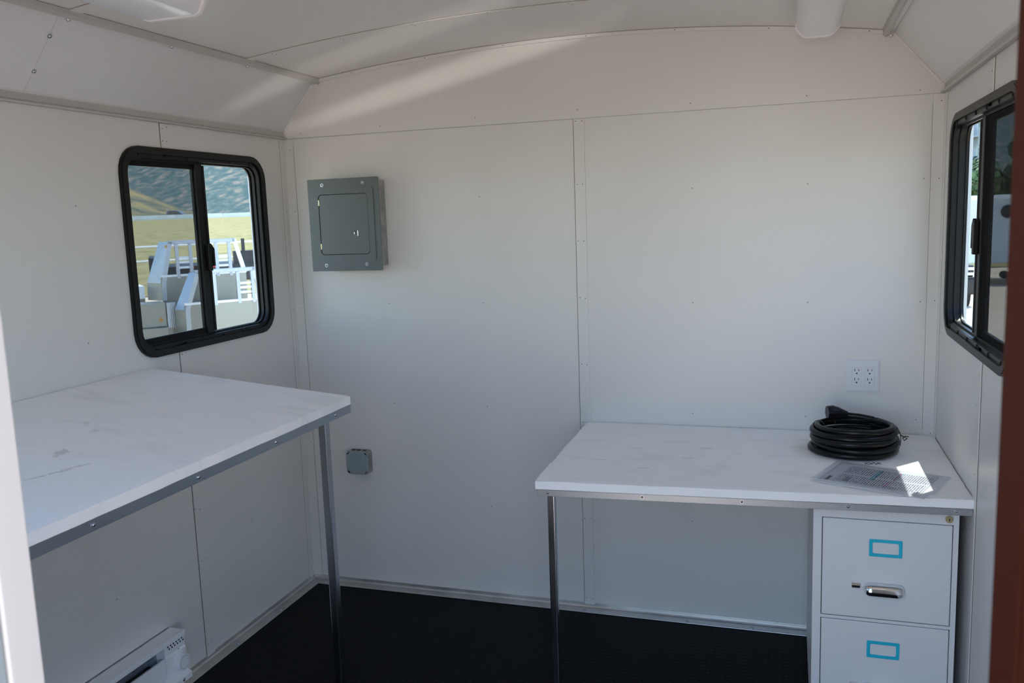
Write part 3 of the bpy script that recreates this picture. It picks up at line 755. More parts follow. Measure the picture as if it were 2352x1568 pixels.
# ------------------------------------------------------------------ baseboard heater
ht = thing('baseboard_heater', (.03, -1.4, .055), 'white electric baseboard heater with round dial under the plan table', 'heater')
HY0, HY1 = -1.95, -.895
B(0, .010, HY0, HY1, .055, .212).build('back_plate', 'heater', ht)
B(0, .068, HY0, HY1 + .002, .2085, .2120).build('top_cover', 'heater', ht, bevel=.0008)
B(.064, .068, HY0, HY1, .1960, .2090).build('top_lip', 'heater', ht, bevel=.0008)
B(.010, .030, HY0, -.9895, .120, .2085).build('reflector', 'heaterin', ht)
# control box with step, vent holes, dial
cb = MB().prism([(.010, .075), (.066, .075), (.066, .1560), (.0625, .1620), (.0625, .2060), (.010, .2060)], lambda a_, b_, d: (a_, d, b_), -.9885, HY1).build('control_box', 'heater', ht, bevel=.0012)
for k in range(6):
    for r_ in range(3):
        yy = -.9770 + k * .0130 + r_ * .0050; zz = .1975 - r_ * .0085
        if yy < -.9: MB().cyl((.0622, yy, zz), (.0629, yy, zz), .0031, n=8).build('vent_hole', 'dark', cb)
dl = MB().cyl((.066, -.9270, .1190), (.084, -.9270, .1190), .0290, .0265, 28).build('dial', 'heater', cb, smooth=True)
MB().ring([(.0220 * math.cos(t * .2618), .0220 * math.sin(t * .2618)) for t in range(24)], [(.0208 * math.cos(t * .2618), .0208 * math.sin(t * .2618)) for t in range(24)], lambda a_, b_, d: (.084 + d, -.9270 + a_, .1190 + b_), 0, .0005).build('dial_ring', 'trimgrey', dl)
B(.0640, .0646, -.9285, -.9262, .1600, .1640).build('dial_mark', 'dark', cb)
# lower front panel and fins
B(.058, .0635, HY0, -.9905, .085, .1560).build('front_panel', 'heater', ht, bevel=.001)
B(.056, .0640, HY0, -.9905, .1545, .1580).build('panel_lip', 'heater', ht, bevel=.0008)
fins = MB()
for k in range(120):
    yy = -1.03 - k * .0072; fins.box(.031, .052, yy - .0022, yy + .0022, .115, .1515)
fins.box(.031, .052, HY0 + .01, -1.03, .115, .1440)
fo = fins.build('heating_fins', 'dark', ht); fo['kind'] = 'stuff'
B(.030, .056, -1.030, -1.0285, .115, .2080).build('fin_stop', 'heaterin', ht)
MB().prism([(.060, .055), (.094, .062), (.094, .080), (.072, .094), (.060, .094)], lambda a_, b_, d: (a_, d, b_), -1.010, -.908).build('junction_cover', 'heater', ht, bevel=.002)
inst(SCREW_DOME, 'screw', (.094, -.950, .072), ht, ROT['+x'], (.8, .8, .8))
inst(SCREW_DOME, 'screw', (.030, -1.090, .1690), ht, ROT['+x'], (.8, .8, .8))
B(.010, .066, HY0 - .003, HY0, .055, .2085).build('end_cap', 'heater', ht)

# ------------------------------------------------------------------ ceiling lights
def light(name, x0, x1, y0, y1, label, depth):
    xc = (x0 + x1) / 2; zt = min(ceil_z(x0), ceil_z(x1)) ; zb = zt - depth
    root = thing(name, (xc, (y0 + y1) / 2, zb), label, 'ceiling light', 'white strip lights on the ceiling')
    xs_ = [x0 + .012 + (x1 - x0 - .024) * k / 6 for k in range(7)]
    MB().prism([(x0 + .012, zt - .018), (x1 - .012, zt - .018)] + [(x, ceil_z(x) - .0005) for x in xs_[::-1]], lambda a_, b_, d: (a_, d, b_), y0, y1).build('base', 'lenscap', root)
    hw = (x1 - x0) / 2
    outer = [(-hw, zt - .010), (-hw + .004, zt - .022), (-hw + .018, zb + .006), (-hw + .030, zb), (hw - .030, zb), (hw - .018, zb + .006), (hw - .004, zt - .022), (hw, zt - .010)]
    MB().prism(outer, lambda a_, b_, d: (xc + a_, d, b_), y0 + .012, y1 - .012).build('diffuser', 'lens', root, smooth=True)
    for ye, sgn in ((y0, 1), (y1, -1)):
        cap = [(-hw - .003, zt - .004), (-hw - .003, zt - .022), (-hw + .016, zb + .002), (-hw + .030, zb - .004), (hw - .030, zb - .004), (hw - .016, zb + .002), (hw + .003, zt - .022), (hw + .003, zt - .004)]
        MB().prism(cap, lambda a_, b_, d: (xc + a_, d, b_), ye, ye + sgn * .013).build('end_cap', 'lenscap', root, bevel=.002)
    return root
light('strip_light', 1.933, 2.058, -1.36, -.135, 'white strip light on the ceiling near the end wall', .045)
light('strip_light', .345, .545, -2.40, -1.170, 'white strip light on the ceiling above the plan table', .055)

# ------------------------------------------------------------------ cable coil
co = thing('cable_coil', (2.118, -.255, ZD), 'coiled thick black power cord lying on the desk', 'power cord')
rnd = random.Random(5)
path = []; TR = .0095; turns = 8
lay = [(.1050, .0105), (.1180, .0110), (.0950, .0260), (.1140, .0310), (.1195, .0480), (.1000, .0455), (.1130, .0650), (.1010, .0790)]
steps = 44
for k in range(turns):
    ra, za = lay[k]; rb, zb_ = lay[min(k + 1, turns - 1)]
    for i in range(steps):
        u = i / steps; s_ = u * u * (3 - 2 * u); s_ = 0 if u < .6 else ((u - .6) / .4) ** 2 * (3 - 2 * (u - .6) / .4)
        t_ = 2 * math.pi * u + 1.1
        r_ = ra + (rb - ra) * s_ + .004 * math.sin(2 * t_ + k * 1.3); z_ = za + (zb_ - za) * s_ + .0035 * math.sin(t_ + k * 2.1) * (1 if k > 1 else .1)
        path.append((2.118 + r_ * 1.06 * math.cos(t_), -.255 + r_ * math.sin(t_) * 1.0, ZD + max(z_, .0098) + .0012))
path += [(2.118 + .06, -.175, ZD + .086), (2.118 + .02, -.17, ZD + .092), (2.118 - .02, -.165, ZD + .094)]
MB().tube(path, TR, 9).build('cord', 'rubber', co, smooth=True)
pg = MB().tube([(2.118 - .015, -.165, ZD + .094), (2.118 - .03, -.165, ZD + .096), (2.118 - .045, -.168, ZD + .100), (2.118 - .062, -.172, ZD + .103), (2.118 - .078, -.176, ZD + .103)], [.011, .016, .020, .023, .021], 14).build('plug', 'rubber', co, smooth=True)
for ang, off in ((-.12, 0.0), (math.pi - .25, 0.0), (2.2, 0.0)):
    cx_, cy_ = 2.118 + .108 * math.cos(ang), -.255 + .108 * math.sin(ang)
    ou = Vector((math.cos(ang), math.sin(ang), 0))
    pts = []
    for k in range(16):
        t_ = 2 * math.pi * k / 16
        pts.append(Vector((cx_, cy_, ZD + .046)) + ou * (.0245 * math.cos(t_)) + Vector((0, 0, 1)) * (.0430 * math.sin(t_)))
    MB().tube(pts, .0012, 5, closed=True).build('tie_wire', 'wiretie', co, smooth=True)
kn = Vector((2.118 + .137, -.270, ZD + .050))
MB().tube([kn + Vector((-.008, 0, .012)), kn + Vector((.004, -.002, .006)), kn + Vector((.012, 0, .001)), kn + Vector((.004, .002, -.006)), kn + Vector((-.001, 0, .002)), kn + Vector((.006, .001, .008)), kn + Vector((.016, .004, .006))], .0017, 5).build('tie_wire', 'wiretie', co, smooth=True)
MB().tube([(2.118 + .02, -.20, ZD + .088), (2.118 + .07, -.215, ZD + .099), (2.118 + .11, -.235, ZD + .085), (2.118 + .135, -.265, ZD + .056)], .0012, 5).build('tie_wire', 'wiretie', co, smooth=True)
M['tagprint'] = ramp_tag = mat('printed_tag', (0.75, 0.75, 0.75), 0.4)
_nt = M['tagprint'].node_tree; _w = _nt.nodes.new('ShaderNodeTexChecker'); _w.inputs['Scale'].default_value = 150; _w.inputs['Color1'].default_value = (.8, .8, .8, 1); _w.inputs['Color2'].default_value = (.03, .03, .03, 1)
_t = _nt.nodes.new('ShaderNodeTexCoord'); _nt.links.new(_t.outputs['Object'], _w.inputs['Vector']); _nt.links.new(_w.outputs['Color'], _nt.nodes['Principled BSDF'].inputs['Base Color'])
MB().obox((2.138, -.404, ZD + .0015), (.046, .010, 0), (-.003, .012, .002), (0, 0, .0006)).build('tag', 'tagprint', co)

# ------------------------------------------------------------------ document in plastic sleeve
def doc_mat():
    m, nt, b = new_mat('printed_form')
    b.inputs['Roughness'].default_value = 0.6
    N = nt.nodes; L = nt.links
    tc = N.new('ShaderNodeTexCoord'); sp = N.new('ShaderNodeSeparateXYZ'); L.new(tc.outputs['Object'], sp.inputs['Vector'])
    X, Y = sp.outputs['X'], sp.outputs['Y']
    def mth(op, a_, b_=None, c_=None):
        n = N.new('ShaderNodeMath'); n.operation = op
        for i, q in enumerate((a_, b_, c_)):
            if q is None: continue
            if isinstance(q, (int, float)): n.inputs[i].default_value = q
            else: L.new(q, n.inputs[i])
        return n.outputs[0]
    def rng(v, lo, hi): return mth('MULTIPLY', mth('GREATER_THAN', v, lo), mth('LESS_THAN', v, hi))
    line = mth('LESS_THAN', mth('FRACT', mth('DIVIDE', X, .0062)), .36)
    no = N.new('ShaderNodeTexNoise'); no.inputs['Scale'].default_value = 1.0; no.inputs['Detail'].default_value = 2
    mp = N.new('ShaderNodeMapping'); mp.inputs['Scale'].default_value = (161, 110, 1); L.new(tc.outputs['Object'], mp.inputs['Vector']); L.new(mp.outputs['Vector'], no.inputs['Vector'])
    word = mth('GREATER_THAN', no.outputs['Fac'], .42)
    area = mth('MULTIPLY', rng(X, .038, .262), rng(Y, .028, .185))
    col_gap = mth('SUBTRACT', 1.0, rng(Y, .100, .110))
    txt = mth('MULTIPLY', mth('MULTIPLY', line, word), mth('MULTIPLY', area, col_gap))
    mx = N.new('ShaderNodeMix'); mx.data_type = 'RGBA'; mx.inputs['A'].default_value = (.78, .78, .80, 1); mx.inputs['B'].default_value = (.05, .05, .07, 1); L.new(txt, mx.inputs['Factor'])
    prev = mx.outputs['Result']
    for (xa, xb, ya, yb, colr) in ((.118, .1215, .08, .185, (.02, .35, .45, 1)), (.126, .129, .08, .185, (.02, .35, .45, 1)), (.176, .1785, .10, .185, (.60, .04, .25, 1)), (.1815, .1835, .10, .185, (.05, .45, .55, 1)), (.168, .1705, .028, .09, (.60, .04, .25, 1)), (.016, .026, .018, .062, (.22, .22, .24, 1)), (.060, .074, .030, .075, (.30, .30, .33, 1)), (.005, .271, .0225, .0235, (.3, .3, .33, 1))):
        k = mth('MULTIPLY', rng(X, xa, xb), rng(Y, ya, yb))
        m2 = N.new('ShaderNodeMix'); m2.data_type = 'RGBA'; L.new(k, m2.inputs['Factor']); L.new(prev, m2.inputs['A']); m2.inputs['B'].default_value = colr; prev = m2.outputs['Result']
    L.new(prev, b.inputs['Base Color'])
    return m
M['doc'] = doc_mat()
dc = thing('paper_form', (2.17, -.56, ZD), 'printed form in a clear plastic sleeve lying in the sun patch', 'document')
ao = Vector((1.997, -.588, 0)); ex = Vector((.2575, -.102, 0)).normalized(); ey = Vector((.097, .181, 0)).normalized(); ey = Vector((-ex.y, ex.x, 0))
def sheet(name, u0, u1, v0, v1, h, amp, m, parent, nu=24, nv_=18, seed=1, curl=0):
    rd = random.Random(seed); ph = [rd.uniform(0, 6.28) for _ in range(4)]
    vs = []; fs = []
    for j in range(nv_ + 1):
        for i in range(nu + 1):
            u = u0 + (u1 - u0) * i / nu; v = v0 + (v1 - v0) * j / nv_
            z = h + amp * (1 + .5 * math.sin(u * 31 + ph[0]) + .5 * math.sin(v * 43 + u * 14 + ph[1])) + curl * max(0, .03 - v) * 1.0
            vs.append((u, v, z))
    n1 = nu + 1
    for j in range(nv_):
        for i in range(nu): fs.append((j * n1 + i, j * n1 + i + 1, (j + 1) * n1 + i + 1, (j + 1) * n1 + i))
    me = bpy.data.meshes.new(name); me.from_pydata(vs, [], fs); me.materials.append(M[m])
    for p in me.polygons: p.use_smooth = True
    o = bpy.data.objects.new(name, me); C.objects.link(o); o.parent = parent
    o.location = ao + Vector((0, 0, ZD)) - ORG[parent.name]; o.rotation_euler = (0, 0, math.atan2(ex.y, ex.x))
    so = o.modifiers.new('thickness', 'SOLIDIFY'); so.thickness = .0003
    return o
sheet('paper', .0, .268, .004, .212, .0012, .0006, 'doc', dc, seed=2)
sheet('binding_strip', -.010, .285, -.016, .003, .0020, .0006, 'tag', dc, 20, 4, seed=5)
sl = sheet('plastic_sleeve', -.014, .300, -.016, .216, .0034, .0010, 'sleeve', dc, 30, 22, seed=3, curl=.12)

# ------------------------------------------------------------------ foam damage
def chips(name, centre, n, spread, size, parent, m, fn, seed):
    rd = random.Random(seed); mb_ = MB()
    for _ in range(n):
        x = centre[0] + rd.gauss(0, spread[0]); y = centre[1] + rd.gauss(0, spread[1]); s_ = size * rd.uniform(.5, 1.5)
        p = fn(x, y); mb_.dome((p.x, p.y, p.z - .0006), (rd.uniform(-.3, .3), rd.uniform(-.3, .3), 1), s_, s_ * .55, n=6, rings=2)
    o = mb_.build(name, m, parent, smooth=True); o['kind'] = 'stuff'; return o
def smudge(centre, rx, ry, rot, parent, fn, seed, m='foamdirt'):
    rd = random.Random(seed); n = 22; pts = []
    for i in range(n):
        t_ = 2 * math.pi * i / n; k = 1 + rd.uniform(-.35, .35)
        x, y = rx * k * math.cos(t_), ry * k * math.sin(t_)
        pts.append(fn(centre[0] + x * math.cos(rot) - y * math.sin(rot), centre[1] + x * math.sin(rot) + y * math.cos(rot)))
    up = Vector((0, 0, 1))
    mb_ = MB().add([p + up * .0006 for p in pts] + [p - up * .001 for p in pts], [tuple(range(n)), tuple(range(n, 2 * n))[::-1]] + [(i, (i + 1) % n, n + (i + 1) % n, n + i) for i in range(n)])
    return mb_.build('smudge', m, parent)
on_desk = lambda x, y: Vector((x, y, ZD))
rdc = random.Random(4)
for k in range(9):
    t_ = k / 8; chips('foam_crumbs', (.494 + .028 * t_, -1.82 + .115 * t_), 7, (.003, .006), .0022, pt, 'foamchip', lambda x, y: on_table(x, y), 40 + k)
chips('foam_crumbs', (.40, -1.575), 9, (.006, .005), .0018, pt, 'foamchip', lambda x, y: on_table(x, y), 6)
chips('foam_crumbs', (.436, -1.645), 6, (.006, .006), .0018, pt, 'foamchip', lambda x, y: on_table(x, y), 7)
smudge((.425, -1.643), .012, .026, .35, pt, on_table, 1)
smudge((.515, -1.735), .006, .060, -.2, pt, on_table, 2)
smudge((.300, -1.44), .007, .020, .6, pt, on_table, 3, 'foamscuff')
smudge((.363, -1.483), .009, .018, .2, pt, on_table, 5, 'foamscuff')
for c_, rx, ry, rot, sd in (((1.667, -.308), .020, .016, .3, 1), ((1.626, -.430), .016, .012, 0, 2), ((1.498, -.564), .024, .007, .2, 3), ((1.969, -.143), .016, .010, 0, 4), ((1.36, -.50), .028, .006, .1, 5), ((1.45, -.34), .030, .005, -.1, 6)):
    smudge(c_, rx, ry, rot, dk, on_desk, 20 + sd, 'foamscuff')
chips('foam_crumbs', (1.972, -.571), 6, (.010, .002), .0028, dk, 'foamchip', on_desk, 9)

# ================================================================== outside
def ground_mat():
    m, nt, b = new_mat('pale_concrete_yard')
    b.inputs['Roughness'].default_value = 0.9
    tc = nt.nodes.new('ShaderNodeTexCoord'); n = nt.nodes.new('ShaderNodeTexNoise'); n.inputs['Scale'].default_value = 1.3; n.inputs['Detail'].default_value = 10
    nt.links.new(tc.outputs['Object'], n.inputs['Vector'])
    r = nt.nodes.new('ShaderNodeValToRGB'); r.color_ramp.elements[0].color = (.53, .445, .335, 1); r.color_ramp.elements[1].color = (.63, .535, .41, 1)
    r.color_ramp.elements[0].position = .35; r.color_ramp.elements[1].position = .65
    nt.links.new(n.outputs['Fac'], r.inputs['Fac']); nt.links.new(r.outputs['Color'], b.inputs['Base Color'])
    return m
M['ground'] = ground_mat()
def ramp_mat(name, scale, cols, rough=.95, detail=8, stretch=(1, 1, 1), dist=0.0):
    m, nt, b = new_mat(name); b.inputs['Roughness'].default_value = rough; b.inputs['Specular IOR Level'].default_value = .1
    tc = nt.nodes.new('ShaderNodeTexCoord'); mp = nt.nodes.new('ShaderNodeMapping'); mp.inputs['Scale'].default_value = stretch
    n = nt.nodes.new('ShaderNodeTexNoise'); n.inputs['Scale'].default_value = scale; n.inputs['Detail'].default_value = detail; n.inputs['Distortion'].default_value = dist
    nt.links.new(tc.outputs['Object'], mp.inputs['Vector']); nt.links.new(mp.outputs['Vector'], n.inputs['Vector'])
    r = nt.nodes.new('ShaderNodeValToRGB')
    while len(r.color_ramp.elements) < len(cols): r.color_ramp.elements.new(.5)
    for e, (pos, c_) in zip(r.color_ramp.elements, cols): e.position = pos; e.color = (*c_, 1)
    nt.links.new(n.outputs['Fac'], r.inputs['Fac']); nt.links.new(r.outputs['Color'], b.inputs['Base Color'])
    return m
M['grass'] = ramp_mat('dry_grass', 1.1, [(.30, (.15, .15, .060)), (.46, (.25, .225, .105)), (.58, (.32, .265, .135)), (.70, (.20, .20, .085))], detail=12)
M['mountain'] = ramp_mat('hazy_sagebrush_slope', .17, [(.36, (.050, .082, .082)), (.50, (.072, .104, .100)), (.57, (.125, .128, .110)), (.68, (.185, .168, .140))], detail=9, stretch=(1, .6, .6), dist=.3)  # bluish haze tint painted into the sagebrush colours
M['tanhill'] = ramp_mat('dry_foothill', .060, [(.38, (.085, .095, .075)), (.52, (.165, .150, .092)), (.62, (.24, .19, .095))], detail=8)
M['concrete'] = mat('road_barrier_concrete', (.78, .76, .68), .9, var=.15, vscale=.3)
M['leaf'] = mat('tree_leaf', (.055, .10, .028), .6, var=.5, vscale=.7)
M['bark'] = mat('tree_bark', (.10, .07, .05), .9)
M['whitevan'] = mat('white_trailer_skin', (.55, .60, .66), .4)
M['towergrey'] = mat('tower_steel', (.30, .33, .36), .5, .3)
M['signgreen'] = mat('road_sign_green', (.01, .22, .10), .5)
M['signwhite'] = mat('road_sign_white', (.75, .78, .80), .5)
M['truckgrey'] = mat('pickup_paint', (.09, .11, .16), .3)
M['darkglass'] = mat('dark_car_glass', (.01, .012, .015), .08)
M['tire'] = mat('tyre', (.015, .015, .015), .8)
M['fencepipe'] = mat('white_pipe', (.75, .75, .74), .5)

gr = B(-60, 90, -90, 90, GZ - .3, GZ).build('ground', 'ground')
tag(gr, 'pale concrete yard outside the trailer', 'ground', kind='structure')

M['bouncepad'] = mat('reddish_bounce_ground', (.63, .455, .315), .95, var=.12, vscale=3.0)  # unseen ground patch, added to bounce warm light through the doorway
gp = B(-10, 14, -30, -2.75, GZ - .1, GZ + .012).build('bounce_light_pad', 'bouncepad')
tag(gp, 'reddish tan gravel added outside the doorway for warm bounce light, behind the viewer', 'ground', kind='structure')
E1 = Vector((.9523, .3041, 0)).normalized(); E2 = Vector((-.3041, .9523, 0))     # right / away, seen through the left window
def G(u, v, z): return Vector((CAM.x, CAM.y, 0)) + E1 * u + E2 * v + Vector((0, 0, z))

# rising grass field between the yard and the road
vs = []; fs = []; rd = random.Random(2)
NU, NV = 40, 26
for j in range(NV + 1):
    v = 27 + (150 - 27) * (j / NV) ** 1.4
    for i in range(NU + 1):
        u = -130 + 200 * i / NU
        t_ = (v - 27) / 123
        z = GZ + .02 + (3.45 - GZ) * (t_ ** .85) + (.15 * math.sin(u * .21 + v * .13) + rd.uniform(-.1, .1)) * min(1, t_ * 4) * (1 - t_) 
        vs.append(G(u, v, z))
for j in range(NV):
    for i in range(NU):
        a_ = j * (NU + 1) + i; fs.append((a_, a_ + 1, a_ + NU + 2, a_ + NU + 1))
fld = MB().add(vs, fs).build('grass_field', 'grass', smooth=True)
tag(fld, 'dry grassy slope rising to the road outside the left window', 'field', kind='structure')
road = MB().obox(G(-200, 151.5, 2.6), E1 * 320, E2 * 25, (0, 0, .55)).build('road', 'concrete'); tag(road, 'highway running along the foot of the mountain', 'road', kind='structure')
bar = thing('road_barrier', G(-40, 150.5, 3.1), 'long pale concrete road barrier above the grass', 'barrier')
for k in range(22):
    u0 = -130 + k * 8.0
    MB().prism([(-.35, 0), (.35, 0), (.20, .30), (.10, 1.05), (-.10, 1.05), (-.20, .30)], lambda a_, b_, d, u0=u0: G(u0 + d, 150.5 + a_, 3.12 + b_ - (u0 + 40) * .0019), 0, 7.85).build('barrier_segment', 'concrete', bar)

# hills
def ridge(name, v0, v1, u0, u1, hfun, m, label, nu=70, nv=30, rough_=6, seed=1):
    rd_ = random.Random(seed); vs = []; fs = []
    ph = [rd_.uniform(0, 6.28) for _ in range(12)]
    for j in range(nv + 1):
        t_ = j / nv
        for i in range(nu + 1):
            u = u0 + (u1 - u0) * i / nu; v = v0 + (v1 - v0) * t_
            n_ = 0; a_ = 1.0; f_ = .004
            for k in range(5):
                n_ += a_ * math.sin(u * f_ * (1 + .3 * k) + v * f_ * .7 + ph[k]) * math.cos(v * f_ * .9 - u * f_ * .4 + ph[k + 5]); a_ *= .55; f_ *= 2.1
            vs.append(G(u, v, hfun(u, t_) + rough_ * n_ * min(1, t_ * 3)))
    for j in range(nv):
        for i in range(nu):
            a_ = j * (nu + 1) + i; fs.append((a_, a_ + 1, a_ + nu + 2, a_ + nu + 1))
    o = MB().add(vs, fs).build(name, m, smooth=True)
    return tag(o, label, 'mountain', kind='structure')
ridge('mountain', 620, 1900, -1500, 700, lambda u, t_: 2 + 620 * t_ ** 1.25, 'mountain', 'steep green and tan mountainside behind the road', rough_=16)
ridge('foothill', 380, 640, -420, 30, lambda u, t_: 2.0 + (12.0 + .43 * max(0.0, -238 - u) - .12 * max(0.0, u + 238)) * math.sin(t_ * math.pi / 2), 'tanhill', 'golden dry foothill below the mountain', rough_=2.5, seed=4, nu=50, nv=18)

# pickup on the road
pk = thing('pickup_truck', G(-59.0, 153.2, 3.15), 'dark grey pickup truck driving on the far road', 'truck')
PU, PV, PZ = -62.2, 152.6, 3.15
body = [(0, .55), (5.7, .55), (5.75, 1.05), (4.3, 1.15), (3.9, 1.15), (0, 1.12)]
cabp = [(1.55, 1.10), (4.45, 1.13), (3.75, 1.72), (3.3, 1.85), (2.0, 1.86), (1.70, 1.75)]
MB().prism(body, lambda a_, b_, d: G(PU + a_, PV + d, PZ + b_), 0, 1.9).build('body', 'truckgrey', pk, bevel=.05)
cbk = MB().prism(cabp, lambda a_, b_, d: G(PU + a_, PV + d, PZ + b_), .12, 1.78).build('cab', 'truckgrey', pk, bevel=.05)
for wp in ([(1.85, 1.20), (2.75, 1.20), (2.75, 1.70), (2.05, 1.70)], [(2.90, 1.20), (3.60, 1.20), (3.55, 1.70), (2.90, 1.70)], [(3.72, 1.2), (4.2, 1.2), (3.75, 1.58)]):
    MB().prism(wp, lambda a_, b_, d: G(PU + a_, PV + .11 - d, PZ + b_), 0, .03).build('window', 'darkglass', cbk)
for wx in (1.05, 4.75):
    MB().cyl(G(PU + wx, PV - .02, PZ + .40), G(PU + wx, PV + .25, PZ + .40), .40, n=18).build('wheel', 'tire', pk)
MB().obox(G(PU + .02, PV - .03, PZ + .8), E1 * .18, E2 * .06, (0, 0, .22)).build('tail_lamp', 'redlamp', pk)

# aluminium flatbed headboards standing in the yard
def rack(name, anchor, ang, label, side_pts, topz, right_end, uprights, rungs, panel_z, bottom, lean, wing, dep=.55):
    A = Vector(anchor); an = math.radians(ang); e1 = Vector((math.cos(an), math.sin(an), 0)); nb = Vector((-math.sin(an), math.cos(an), 0))   # nb: away
    root = thing(name, (A.x, A.y, bottom), label, 'truck rack', 'aluminium flatbed headboards in the yard')
    P = lambda s_, z, d: Vector((A.x, A.y, 0)) + e1 * s_ + nb * d + Vector((0, 0, z))
    s0 = side_pts[0]                           # inner top-left
    # top bar
    MB().prism([(s0[0], topz - .075), (right_end, topz - .075), (right_end, topz), (s0[0], topz)], P, 0, .12).build('top_bar', 'tread', root, bevel=.008)
    # left wing: front edge and side plate
    (a0, b0), (a1, b1), (a2, b2) = side_pts
    MB().prism([(a0, b0), (a0 + .085, b0), (a1 + .085, b1), (a2 + .085, b2), (a2, b2), (a1, b1)], P, 0, .03).build('wing_edge', 'tread', root)
    MB().add([P(a0, b0, 0), P(a1, b1, 0), P(a1 - wing, b1, dep), P(a0 - wing * .55, b0, dep * .73), P(a0 + .012, b0, .012), P(a1 + .012, b1, .012), P(a1 - wing + .012, b1, dep + .012), P(a0 - wing * .55 + .012, b0, dep * .73 + .012)], [(0, 1, 2, 3), (7, 6, 5, 4), (0, 4, 5, 1), (1, 5, 6, 2), (2, 6, 7, 3), (3, 7, 4, 0)]).build('wing_plate', 'tread', root)
    MB().add([P(a1, b1, 0), P(a2, b2, 0), P(a2 - wing, b2, dep), P(a1 - wing, b1, dep), P(a1 + .012, b1, .012), P(a2 + .012, b2, .012), P(a2 - wing + .012, b2, dep + .012), P(a1 - wing + .012, b1, dep + .012)], [(0, 1, 2, 3), (7, 6, 5, 4), (0, 4, 5, 1), (1, 5, 6, 2), (2, 6, 7, 3), (3, 7, 4, 0)]).build('wing_panel', 'sheet', root)
    # right wing
    MB().prism([(right_end - .06, topz - .01), (right_end + .02, topz - .01), (right_end + .02 + lean, panel_z), (right_end + lean - .06, panel_z)], P, 0, .05).build('wing_edge', 'bright', root)
    for s_ in uprights:
        MB().prism([(s_ - .033, panel_z - .06), (s_ + .033, panel_z - .06), (s_ + .033, topz - .07), (s_ - .033, topz - .07)], P, -.012, .05).build('upright', 'tread', root, bevel=.006)
    for sa, sb, zs in rungs:
        for z in zs: MB().prism([(sa, z - .022), (sb, z - .022), (sb, z + .022), (sa, z + .022)], P, .01, .06).build('rung', 'bright', root, bevel=.006)
    x0 = side_pts[2][0]
    MB().prism([(x0, bottom), (right_end + lean, bottom), (right_end + lean, panel_z), (x0, panel_z)], P, .005, .05).build('bulkhead_panel', 'sheet', root)
    MB().prism([(x0, panel_z - .015), (right_end + lean, panel_z - .015), (right_end + lean, panel_z + .025), (x0, panel_z + .025)], P, -.008, .055).build('panel_cap', 'bright', root)
    MB().cyl(P(a0 - .03, b0 - .10, .05), P(a0 - .045, b0 - .10, .045), .035, n=12).build('marker_lamp', 'amber', root)
    return root, P
r1, P1 = rack('headboard_rack', (-9.775, 11.165, 0), 48, 'aluminium headboard rack farther back, with taller open frame', [(.0, 1.28), (-.18, .47), (-.19, .12)], 1.296, 1.30, (.15, .41, .91, 1.17), ((.17, .40, (.955, .86, .757)), (.94, 1.15, (.955, .86, .757))), .60, GZ + .02, .17, .20)
r2, P2 = rack('headboard_rack', (-8.685, 10.794, 0), 52, 'aluminium headboard rack nearest the window, standing low', [(-.17, .69), (-.41, .0), (-.42, -.50)], .735, .965, (.165, .62, .905), ((.655, .88, (.434, .349, .255)), (-.05, .14, (.434, .349, .255))), .10, GZ + .01, .12, .13, .28)
# side box and deck of the farther flatbed
sb = thing('flatbed_toolbox', P1(-.40, GZ, .3), 'grey aluminium toolbox beside the farther headboard rack', 'toolbox')
MB().prism([(-.75, -.33), (-.235, -.33), (-.235, .13), (-.75, .13)], P1, -.62, -.06).build('box', 'sheet', sb, bevel=.01)
MB().prism([(-.225, -.36), (-.06, -.36), (-.06, .13), (-.225, .13)], P1, -.66, -.60).build('corner_post', 'tread', sb, bevel=.008)
MB().prism([(-.225, GZ), (-.10, GZ), (-.10, -.36), (-.225, -.36)], P1, -.65, -.61).build('foot', 'sheet', sb)
MB().cyl(P1(-.34, -.19, -.62), P1(-.34, -.19, -.64), .032, n=14).build('marker_lamp', 'amber', sb)
dkk = MB().prism([(-.85, GZ + .004), (-.235, GZ + .004), (-.235, -.335), (-.85, -.335)], lambda a_, b_, d: P1(a_, b_, d), -.80, -.06).build('flatbed_deck', 'sheet', bevel=.01)
tag(dkk, 'bright aluminium deck section in front of the toolbox', 'flatbed')
wbx = MB().prism([(-.85, .14), (-.42, .14), (-.42, .40), (-.85, .40)], P1, .70, 1.3).build('white_crate', 'signwhite', bevel=.01); tag(wbx, 'white crate behind the grey toolbox', 'crate')
MB().prism([(-.85, GZ), (-.42, GZ), (-.42, .14), (-.85, .14)], P1, .75, 1.25).build('crate_stand', 'sheet', wbx)
# black flatbed behind
bt = thing('black_flatbed', (-12.0, 14.9, GZ), 'black flatbed trailer behind the headboard racks', 'flatbed')
A_ = Vector((-12.521, 14.44, 0)); an = math.radians(40); f1 = Vector((math.cos(an), math.sin(an), 0)); fb = Vector((-math.sin(an), math.cos(an), 0))
PB = lambda s_, z, d: A_ + f1 * s_ + fb * d + Vector((0, 0, z))
MB().prism([(-.43, .20), (3.4, .20), (3.4, .62), (-.43, .62)], PB, 0, 2.2).build('deck', 'blackpaint', bt, bevel=.02)
MB().prism([(-.43, .55), (-.10, .55), (-.05, .82), (-.43, .86)], PB, 0, 2.2).build('headboard', 'blackpaint', bt, bevel=.02)
MB().prism([(1.55, .55), (3.4, .55), (3.4, .95), (1.55, .93)], PB, .1, .4).build('side_rail', 'blackpaint', bt, bevel=.02)
for s_ in (1.80,): MB().prism([(s_ - .04, .9), (s_ + .04, .9), (s_ + .04, 1.24), (s_ - .04, 1.24)], PB, .1, .2).build('stake', 'blackpaint', bt)
for s_ in (.3, 2.6):
    MB().cyl(PB(s_, GZ + .40, .05), PB(s_, GZ + .40, .32), .40, n=20).build('wheel', 'tire', bt)
